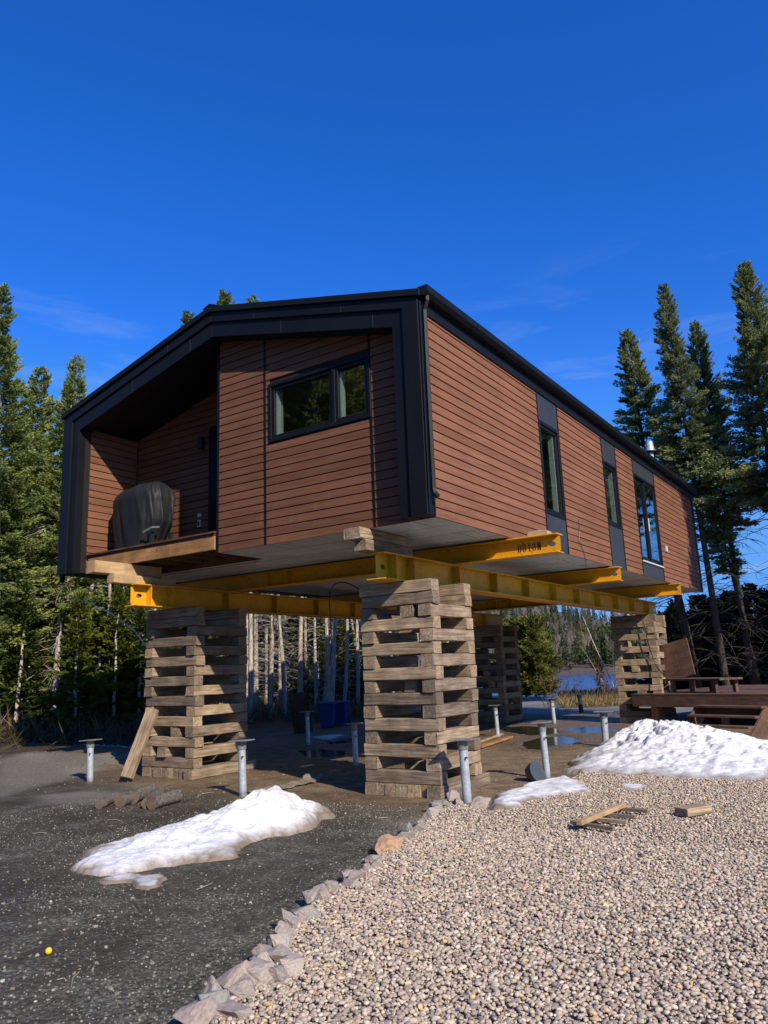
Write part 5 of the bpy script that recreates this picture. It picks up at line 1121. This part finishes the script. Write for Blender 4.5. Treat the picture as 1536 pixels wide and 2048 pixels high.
# ------------------------------------------------------------------ gravel bed, pebbles, rocks, snow
rockpx = [(905, 1606), (885, 1616), (862, 1634), (880, 1630), (918, 1612), (822, 1664), (845, 1650), (838, 1662), (776, 1702), (800, 1690), (812, 1682), (745, 1722), (732, 1742), (755, 1738), (716, 1766), (692, 1757), (700, 1776), (664, 1782), (642, 1798), (628, 1806), (612, 1838), (596, 1846), (580, 1856), (570, 1878), (560, 1902), (535, 1922), (548, 1934), (520, 1944), (585, 1948), (478, 1972), (500, 1992), (548, 1962), (446, 2008), (425, 2034), (470, 2036), (960, 1614), (870, 1622), (515, 1965), (400, 2044)]
rsz = {8: .15, 29: .13, 30: .11, 32: .125, 33: .12, 34: .10, 26: .11, 25: .10, 38: .12}
RM = []
for k in range(9):
    r = np.random.default_rng(60 + k); P_ = r.normal(size=(11, 3)); P_ /= np.linalg.norm(P_, axis=1, keepdims=True); P_ *= r.uniform(0.8, 1.15, (11, 1)); P_ *= np.array([1.0, r.uniform(0.65, 0.95), r.uniform(0.6, 0.85)])
    bm = bmesh.new(); [bm.verts.new(p) for p in P_]; bmesh.ops.convex_hull(bm, input=bm.verts); 
    for v in [v for v in bm.verts if not v.link_faces]: bm.verts.remove(v)
    bmesh.ops.bevel(bm, geom=list(bm.edges), offset=0.03, segments=1, affect='EDGES', clamp_overlap=True)
    bmesh.ops.triangulate(bm, faces=bm.faces); bmesh.ops.subdivide_edges(bm, edges=bm.edges, cuts=3, use_grid_fill=True)
    for v in bm.verts: v.co += v.co.normalized() * (mnoise.noise(v.co * 2.6 + Vector((k * 5, 0, 0))) * 0.05 + mnoise.noise(v.co * 7) * 0.05 + mnoise.noise(v.co * 15) * 0.03)
    me_ = bpy.data.meshes.new('rock'); bm.to_mesh(me_); bm.free(); me_.materials.append(M['rock']); RM.append(me_)
pal = ['grey', 'pinkish', 'brownish', 'pale']
for i, (px, py) in enumerate(rockpx):
    x, y, _ = G(px, py, 0.03); me_ = RM[i % 9]
    warm = (px, py) == (776, 1702)
    if warm: me_ = me_.copy(); a_ = me_.attributes.new('warm', 'FLOAT', 'POINT'); a_.data.foreach_set('value', np.ones(len(me_.vertices), dtype=np.float32) * 0.85)
    o = bpy.data.objects.new('border_rock', me_); COL.objects.link(o); s = 1.08 * rsz.get(i, 0.10 * rng.uniform(0.7, 1.2)) * (1.0 if py > 1700 else 1.15)
    o.scale = (s * rng.uniform(0.9, 1.15), s, s); o.rotation_euler = (rng.uniform(-.4, .4), rng.uniform(-.4, .4), rng.uniform(0, 6.28)); o.location = (x, y, s * 0.42 + 0.015)
    if warm: tag(o, 'orange tinted rock, the brightest one in the border of the pebble bed', 'rock', 'rocks edging the pebble bed')
    elif i in (29,): tag(o, 'large greenish grey boulder near the lower end of the border row', 'rock', 'rocks edging the pebble bed')
    elif i in (33,): tag(o, 'large boulder at the bottom edge of the picture, lowest in the border row', 'rock', 'rocks edging the pebble bed')
    elif i == 35: tag(o, 'small loose rock between the nearest post and the snow strip', 'rock', 'rocks edging the pebble bed')
    else:
        sec = 'at the crib end of the row' if py < 1680 else ('along the middle of the row' if py < 1870 else 'in the lower part of the row')
        tag(o, 'rough angular rock edging the pebble bed ' + sec, 'rock', 'border rocks ' + sec)
bedpx = [(905, 1612), (868, 1640), (822, 1672), (776, 1708), (735, 1740), (700, 1772), (645, 1802), (600, 1845), (568, 1885), (540, 1935), (500, 1985), (460, 2020), (425, 2046)]
bed = [G(*p)[:2] for p in bedpx] + [(-2.85, 2.3), (-2.4, 1.4), (1.7, 1.4), (1.7, 13.2), (-1.0, 13.4), (-3.0, 12.9), (-4.15, 11.6), (-4.0, 10.2), (-3.75, 9.4), G(1190, 1590)[:2], G(1100, 1600)[:2], G(985, 1632)[:2]]
m_ = MB(); m_.add([(p[0], p[1], 0.028) for p in bed], [tuple(range(len(bed)))]); tag(m_.build('gravel_bed', simple('gravel_bed_base', (0.28, 0.23, 0.17), 0.9, 0, 0.4, 30)), kind='structure')
def stones(name, label, cat, poly, spacing, rmin, rmax, zc, palette, weights, mat, seed, filt=None, level=1, flat=0.62, angular=False):
    r = np.random.default_rng(seed); P_ = np.array([p[:2] for p in poly]); lo = P_.min(0); hi = P_.max(0)
    X, Y = np.meshgrid(np.arange(lo[0], hi[0], spacing), np.arange(lo[1], hi[1], spacing)); x = X.ravel() + r.uniform(-.5, .5, X.size) * spacing; y = Y.ravel() + r.uniform(-.5, .5, X.size) * spacing
    k = inpoly(x, y, poly)
    if filt is not None: k &= filt(x, y, r)
    x = x[k]; y = y[k]; n = len(x)
    bm = bmesh.new(); 
    if angular: bmesh.ops.create_icosphere(bm, subdivisions=1, radius=1)
    else: bmesh.ops.create_icosphere(bm, subdivisions=level, radius=1)
    bv = np.array([v.co[:] for v in bm.verts]); bf = np.array([[v.index for v in f.verts] for f in bm.faces]); bm.free()
    sh = []
    for q in range(12):
        w = bv.copy(); 
        dd = r.normal(size=(5, 3)); dd /= np.linalg.norm(dd, axis=1, keepdims=True)
        for d in dd:
            pr = w @ d; lim = r.uniform(0.55, 0.85); w = w - np.outer(np.clip(pr - lim, 0, None), d) * (0.95 if angular else 0.7)
        sh.append(w)
    sh = np.array(sh); s = r.uniform(0, 1, n) ** 1.6 * (rmax - rmin) + rmin; sc3 = np.stack([s * r.uniform(0.95, 1.35, n), s * r.uniform(0.7, 1.0, n), s * r.uniform(flat * 0.8, flat * 1.25, n)], 1)
    V = sh[r.integers(0, 12, n)] * sc3[:, None, :]
    ax = r.uniform(0, 2 * math.pi, n); tl = r.normal(0, 0.35, n); ca, sa = np.cos(tl), np.sin(tl)
    V = np.stack([V[..., 0], V[..., 1] * ca[:, None] - V[..., 2] * sa[:, None], V[..., 1] * sa[:, None] + V[..., 2] * ca[:, None]], -1)
    ca, sa = np.cos(ax), np.sin(ax); V = np.stack([V[..., 0] * ca[:, None] - V[..., 1] * sa[:, None], V[..., 0] * sa[:, None] + V[..., 1] * ca[:, None], V[..., 2]], -1)
    z = zc(x, y, r, s) ; V = V + np.stack([x, y, z], 1)[:, None, :]
    ci = r.choice(len(palette), n, p=np.array(weights) / sum(weights)); T = np.array(palette)[ci] * r.uniform(0.75, 1.2, (n, 1)); nb = len(bv)
    F_ = bf[None] + (np.arange(n) * nb)[:, None, None]
    me_ = np_mesh(name, V.reshape(-1, 3), F_.reshape(-1, 3), M[mat], not angular, {'tint': np.repeat(T, nb, axis=0)})
    return tag(link(bpy.data.objects.new(name, me_)), label, cat, kind='stuff')
ppal = [(0.607, 0.486, 0.359), (0.53, 0.417, 0.315), (0.662, 0.535, 0.388), (0.464, 0.369, 0.298), (0.364, 0.305, 0.258), (0.574, 0.422, 0.331), (0.729, 0.62, 0.494), (0.265, 0.23, 0.203), (0.684, 0.471, 0.225)]
pw = [5, 5, 4, 4, 3, 3, 2.5, 1.2, 0.8]
stones('pebbles', 'rounded beige and grey river pebbles filling the gravel bed, near part', 'pebbles', bed, 0.0185, 0.0065, 0.0185, lambda x, y, r, s: 0.030 + s * 0.45 + r.uniform(0, 0.020, len(x)), ppal, pw, 'pebble', 2, lambda x, y, r: (y < 7.2), level=2)
stones('pebbles', 'rounded beige and grey river pebbles filling the gravel bed, far part', 'pebbles', bed, 0.021, 0.008, 0.019, lambda x, y, r, s: 0.030 + s * 0.45 + r.uniform(0, 0.020, len(x)), ppal, pw, 'pebble', 3, lambda x, y, r: (y >= 7.2), level=1)
front = [(-16, 1.0), (-2.2, 1.0)] + [(p[0] - 0.02, p[1]) for p in bed[:13]][::-1] + [(-5.2, 8.0), (-8, 7.7), (-11, 8.6), (-14.5, 9.8), (-16, 9)]
spal = [(0.17, 0.17, 0.145), (0.26, 0.26, 0.225), (0.36, 0.35, 0.30), (0.09, 0.088, 0.075), (0.62, 0.60, 0.52), (0.28, 0.21, 0.16)]
stones('crushed_stone', 'fine dark crushed stone scattered over the driveway', 'gravel', front, 0.030, 0.003, 0.0095, lambda x, y, r, s: ground_h(x, y) + s * 0.2, spal, [7, 5, 2, 6, 0.12, 1], 'chip', 4, lambda x, y, r: (x > -9.5) & (y < 8.2) & (r.random(len(x)) < 0.12 + 0.55 * sstep(0.42, 0.62, fbm(x, y, 0.7, 3, 31))), angular=True, flat=0.7)
allm = [(-15, 7.0), (-4.4, 7.0), (-4.0, 13), (-4.5, 20), (-13, 20), (-15, 12)]
stones('loose_stones', 'larger loose grey and pale stones lying on the dark driveway', 'stones', front, 0.11, 0.006, 0.017, lambda x, y, r, s: ground_h(x, y) + s * 0.25, spal, [5, 5, 3, 3, 0.4, 1], 'chip', 14, lambda x, y, r: (x > -9.5) & (r.random(len(x)) < 0.25 + 0.5 * sstep(4.2, 2.8, y)), angular=True)
stones('mud_stones', 'sparse small pale stones and clods lying on the mud', 'stones', allm, 0.16, 0.004, 0.018, lambda x, y, r, s: ground_h(x, y) + s * 0.2, [(0.24, 0.20, 0.15), (0.36, 0.32, 0.27), (0.12, 0.09, 0.06)], [3, 1.2, 4], 'chip', 6, lambda x, y, r: r.random(len(x)) < 0.6, angular=True)
# snow: height field inside an outline, melting away at the edge
def snowpile(name, label, poly, hfun, step, seed, dirt0=0.0, edge=0.25, cat='snow pile', nza=1.1, ragged=0.34):
    P_ = np.array([p[:2] for p in poly]); lo = P_.min(0) - 0.3; hi = P_.max(0) + 0.3
    X, Y = np.meshgrid(np.arange(lo[0], hi[0], step), np.arange(lo[1], hi[1], step)); x, y = X.ravel(), Y.ravel()
    sd = np.where(inpoly(x, y, poly), 1, -1) * edge_dist(x, y, poly) + (fbm(x, y, 2.6, 5, seed) - 0.47) * ragged + (fbm(x, y, 9, 3, seed + 2) - 0.5) * 0.08
    prof = np.clip(sd / edge, -1, 1); prof = np.where(prof > 0, np.abs(prof) ** 0.6, prof)
    h = np.where(sd > 0, hfun(x, y, sd), 0)
    nz = (fbm(x, y, 2.6, 5, seed + 3) - 0.5); rid = 1 - np.abs(fbm(x, y, 4.2, 4, seed + 8) - 0.5) * 5
    z = h * (0.86 + nza * nz + 0.22 * rid) * np.clip(prof, 0, 1) + 0.010 * (fbm(x, y, 14, 3, seed + 5)) * (sd > 0) + np.where(sd > 0, 0.006 + 0.01 * np.clip(sd / 0.05, 0, 1), sd * 0.5) + ground_h(x, y) + (0.03 if name == 'snow_strip' else 0)
    dirt = np.clip(1.0 - sd / (edge * 0.9), 0, 1) * 0.5 + dirt0 + np.clip(fbm(x, y, 1.4, 4, seed + 11) - 0.55, 0, 1) * 1.7
    ny_, nx_ = X.shape; ii_ = np.arange(nx_ - 1)[None, :] + np.arange(ny_ - 1)[:, None] * nx_; F_ = np.stack([ii_, ii_ + 1, ii_ + nx_ + 1, ii_ + nx_], -1).reshape(-1, 4)
    keep = (sd.ravel()[F_] > -0.06).any(1); F_ = F_[keep]; used = np.unique(F_); remap = -np.ones(len(x), dtype=int); remap[used] = np.arange(len(used))
    me_ = np_mesh(name, np.stack([x, y, z], 1)[used], remap[F_], M['snow'], True, {'dirt': np.clip(dirt[used], 0, 1)})
    return tag(link(bpy.data.objects.new(name, me_)), label, cat)
lp_ = [G(*p) for p in [(118, 1742), (150, 1750), (240, 1757), (330, 1738), (430, 1722), (468, 1716), (500, 1692), (560, 1674), (615, 1659), (662, 1634), (655, 1618), (560, 1622), (470, 1640), (360, 1660), (270, 1682), (180, 1712)]]
def hl(x, y, sd):
    c1 = np.array(G(570, 1648)[:2]); c2 = np.array(G(300, 1705)[:2]); c3 = np.array(G(430, 1675)[:2]); c4 = np.array(G(505, 1650)[:2])
    f = lambda c, s: np.exp(-((x - c[0]) ** 2 + (y - c[1]) ** 2) / s ** 2)
    return 0.05 + 0.17 * f(c1, 0.5) + 0.10 * f(c2, 0.45) + 0.12 * f(c3, 0.4) + 0.12 * f(c4, 0.35)
snowpile('snow_pile', 'low dirty heap of melting snow on the dark gravel in front of the house', lp_, hl, 0.018, 2, 0.10, 0.16)
rp_ = [(-4.45, 11.3), (-4.1, 11.05), (-3.6, 11.0), (-3.1, 10.95), (-2.6, 10.8), (-2.0, 10.9), (-1.2, 11.0), (0.2, 11.0), (0.9, 13), (0.2, 15.3), (-1.6, 15.6), (-3.1, 15.8), (-4.6, 15.3), (-4.9, 13.8), (-4.75, 12.4)]
def hr(x, y, sd):
    f = lambda cx_, cy_, sx, sy: np.exp(-((x - cx_) / sx) ** 2 - ((y - cy_) / sy) ** 2)
    return 0.08 + 0.27 * f(-4.1, 14.3, 0.8, 1.1) + 0.30 * f(-3.1, 14.0, 0.9, 1.1) + 0.20 * f(-3.2, 12.6, 1.1, 1.0) + 0.10 * f(-1.9, 12.8, 1.0, 1.1) + 0.05 * f(-0.2, 13.0, 1.5, 1.3)
snowpile('snow_mound', 'large white snow mound between the pebble bed and the wooden deck', rp_, hr, 0.025, 7, 0.05, 0.5, 'snow mound', 0.45)
sp_ = [G(*p) for p in [(982, 1630), (1015, 1630), (1060, 1612), (1120, 1600), (1186, 1592), (1186, 1582), (1130, 1566), (1090, 1572), (1040, 1582), (1000, 1600), (985, 1615)]]
snowpile('snow_strip', 'thin grimy strip of snow edging the pebbles near the nearest steel post', sp_, lambda x, y, sd: 0.05 + 0 * x, 0.02, 12, 0.12, 0.12, 'snow')
for i, (pl, lb) in enumerate([([(1240, 1584), (1262, 1588), (1288, 1586), (1290, 1579), (1262, 1576), (1245, 1578)], 'small leftover snow patch on the pebbles below the mound'),
        ([(215, 1760), (245, 1770), (290, 1784), (316, 1775), (300, 1762), (250, 1756)], 'thin slushy snow patch just below the dirty snow heap'),
        ([(150, 1500), (200, 1508), (280, 1510), (290, 1490), (240, 1480), (190, 1484), (140, 1478)], 'shaded snow patch among the trees behind the leftmost post'),
        ([(620, 1476), (650, 1480), (690, 1474), (670, 1470)], 'faint slush patch in the shade in front of the blue bins')]):
    snowpile('snow_strip' if i == 0 else 'snow_patch', lb, [G(*p) for p in pl], lambda x, y, sd: 0.006 + 0 * x, 0.014 if i < 2 else 0.05, 20 + i, [0.15, 0.3, 0.1, 0.3][i], 0.08, 'snow', ragged=0.5 if i else 0.3)
rr_ = random.Random(77)
for i_ in range(16):
    x_ = rr_.uniform(-8.5, -3.8); y_ = rr_.uniform(2.6, 8.0)
    if inpoly(np.array([x_]), np.array([y_]), bed)[0]: continue
    m_ = MB(); a_ = rr_.uniform(0, 6.28); L_ = rr_.uniform(0.06, 0.22); z_ = gh(x_, y_) + 0.008
    m_.tube([(x_, y_, z_), (x_ + math.cos(a_) * L_ * .5, y_ + math.sin(a_) * L_ * .5 + .01, z_ + .006), (x_ + math.cos(a_ + .2) * L_, y_ + math.sin(a_ + .2) * L_, z_)], [0.004, 0.003, 0.002], 5)
    tag(m_.build('twig', M['deadtwig']), 'small dead twig lying on the dark gravel driveway', 'twig', 'dead twigs on the driveway')
# firewood logs
M['logbark'] = bark('log_bark', (0.05, 0.04, 0.032), (0.24, 0.21, 0.18), (9, 9, 9)); M['logend'] = simple('log_end_wood', (0.15, 0.10, 0.065), 0.8, 0, 0.3, 12)
def log(px1, px2, r_, label, z=None):
    a = Vector(G(*px1)); b = Vector(G(*px2)); z = r_ * 0.9; t = thing('firewood_log', label, 'log', (0, 0, 0), 0, 'short cut logs on the dark gravel'); m_ = MB(); r = random.Random(px1[0])
    pts = [a.lerp(b, k / 5) + Vector((r.uniform(-.01, .01), r.uniform(-.01, .01), z)) for k in range(6)]; m_.tube(pts, [r_ * r.uniform(0.88, 1.08) for _ in pts], 11); m_.build('bark', M['logbark'], t, smooth=False, autosm=True)
    d = (b - a).normalized(); 
    for q, s in ((pts[0], -1), (pts[-1], 1)): e = MB(); e.tube([q + d * s * 0.001, q + d * s * 0.006], r_ * 0.93, 14); e.build('cut_end', M['logend'], t)
log((240, 1614), (288, 1596), 0.075, 'small round log at the left of the log group'); log((265, 1608), (302, 1592), 0.085, 'log second from the left in the group, cut end towards the camera'); log((292, 1618), (318, 1596), 0.072, 'short log third from the left in the group')
log((304, 1619), (355, 1604), 0.088, 'longest grey barked log, rightmost of the group'); log((200, 1618), (222, 1608), 0.06, 'dark stubby piece of wood left of the log group')
# big arched dead branch on the left
p_ = [AD(135, 1192, 17.5), AD(180, 1205, 17.3), AD(230, 1232, 17.2), AD(270, 1262, 17.1), AD(298, 1300, 17), AD(318, 1360, 17), AD(325, 1440, 17.2)]
m_ = MB(); m_.tube([tuple(q) for q in p_], [0.006, 0.010, 0.013, 0.016, 0.018, 0.020, 0.022], 6, False); m_.tube([tuple(p_[5]), tuple(p_[6]), (p_[6][0], p_[6][1], 0)], [0.020, 0.022, 0.025], 6, False); tag(m_.build('arched_sapling', M['birch'], None, smooth=True), 'pale dead sapling arching left behind the crib under the porch', 'tree')
# stones near crib
# unseen trees for the panes to mirror; some are added to block sky fill
for i, (x, y, k, s) in enumerate([(-16.5, -4.5, 'big', 1.25), (-18.5, -5, 'big2', 1.45), (-17.4, -7.5, 'big', 1.4), (-20, -8, 'big', 1.4), (-14.6, -6.5, 'big2', 1.05), (-22, -6, 'big', 1.3), (-9.5, -13, 'big', 1.1), (-12, -16, 'big2', 1.3), (-5.5, -15, 'big', 1.2), (-1.5, -17, 'big2', 1.3), (-8, -19, 'big', 1.3), (3, -20, 'big', 1.2), (-26, -3, 'big', 1.1), (-15, -12, 'big', 1.2), (-22, -12, 'big2', 1.4), (3.2, 29, 'big', 1.2), (5.6, 33, 'big2', 1.35), (7.5, 38, 'big', 1.2), (9.5, 42, 'big', 1.3), (4.0, 36, 'big2', 1.3)]):
    place_tree(k, 'spruce_tree', 'spruce added outside the picture to shape reflections and sky light at the ' + ('gable window' if i < 15 else 'side windows'), 'tree', (x, y, 0), i * 1.1, s, group='spruces added to shape reflections and sky light at the ' + ('gable window' if i < 15 else 'side windows'))
# ------------------------------------------------------------------ light
SUN = Vector((1.0, -0.50, 0.74)).normalized()
sl_ = bpy.data.lights.new('sun', 'SUN'); sl_.energy = 5.0; sl_.angle = R(0.53); sl_.color = (1.0, 0.90, 0.74); so_ = bpy.data.objects.new('sun', sl_); COL.objects.link(so_); so_.rotation_euler = SUN.to_track_quat('Z', 'Y').to_euler(); so_.location = (20, -10, 20)
w = bpy.data.worlds.new('World'); SC.world = w; w.use_nodes = True; nt = w.node_tree; bg = nt.nodes['Background']
sk = nt.nodes.new('ShaderNodeTexSky'); sk.sky_type = 'NISHITA'; sk.sun_disc = False; sk.sun_elevation = math.asin(SUN.z); sk.sun_rotation = math.atan2(SUN.x, SUN.y); sk.altitude = 400; sk.air_density = 1.0; sk.dust_density = 0.3; sk.ozone_density = 3.0
hs_ = nt.nodes.new('ShaderNodeHueSaturation'); hs_.inputs['Saturation'].default_value = 1.12; hs_.inputs['Value'].default_value = 1.0; tn = mixc(nt, 1.0, sk.outputs[0], (0.66, 0.86, 1.48), 'MULTIPLY'); nt.links.new(tn, hs_.inputs['Color'])
tc = nt.nodes.new('ShaderNodeTexCoord'); mp = nt.nodes.new('ShaderNodeMapping'); mp.inputs['Scale'].default_value = (2.2, 2.2, 7); nt.links.new(tc.outputs['Generated'], mp.inputs[0])
cl = noise(nt, mp.outputs[0], 2.0, 7, 0.62, 0.4); sx = nt.nodes.new('ShaderNodeSeparateXYZ'); nt.links.new(tc.outputs['Generated'], sx.inputs[0])
mr = nd(nt, 'ShaderNodeMapRange'); mr.inputs[1].default_value = 0.36; mr.inputs[2].default_value = 0.0; nt.links.new(sx.outputs[2], mr.inputs[0])
cr = nt.nodes.new('ShaderNodeMapRange'); cr.inputs[1].default_value = 0.52; cr.inputs[2].default_value = 0.78; nt.links.new(cl, cr.inputs[0])
mu = nd(nt, 'ShaderNodeMath', operation='MULTIPLY'); nt.links.new(mr.outputs[0], mu.inputs[0]); nt.links.new(cr.outputs[0], mu.inputs[1])
vm = nd(nt, 'ShaderNodeVectorMath', operation='MINIMUM'); nt.links.new(hs_.outputs[0], vm.inputs[0]); vm.inputs[1].default_value = (0.8, 2.4, 6.3)
c = mixc(nt, mu.outputs[0], vm.outputs[0], (4.5, 5.2, 6.2)); nt.links.new(c, bg.inputs[0]); bg.inputs[1].default_value = 0.15
sx3 = nd(nt, 'ShaderNodeMapRange'); sx3.inputs[1].default_value = 0.42; sx3.inputs[2].default_value = 0.0; sx3.inputs[4].default_value = 0.55; nt.links.new(sx.outputs[2], sx3.inputs[0])
c = mixc(nt, sx3.outputs[0], vm.outputs[0], (0.9, 2.8, 6.3))
mp2 = nt.nodes.new('ShaderNodeMapping'); mp2.inputs['Scale'].default_value = (1.6, 1.6, 9); nt.links.new(tc.outputs['Generated'], mp2.inputs[0])
cl2 = noise(nt, mp2.outputs[0], 1.7, 8, 0.6, 0.7); cr.inputs[1].default_value = 0.54; cr.inputs[2].default_value = 0.80; nt.links.new(cl2, cr.inputs[0])
mr.inputs[1].default_value = 0.50; mr.inputs[2].default_value = 0.12
c = mixc(nt, mu.outputs[0], c, (3.4, 4.4, 5.8)); nt.links.new(c, bg.inputs[0])
SC.view_settings.view_transform = 'Standard'; SC.view_settings.look = 'None'; SC.view_settings.exposure = 0; SC.view_settings.gamma = 1
SC.cycles.max_bounces = 6; SC.cycles.diffuse_bounces = 1; SC.cycles.transparent_max_bounces = 12
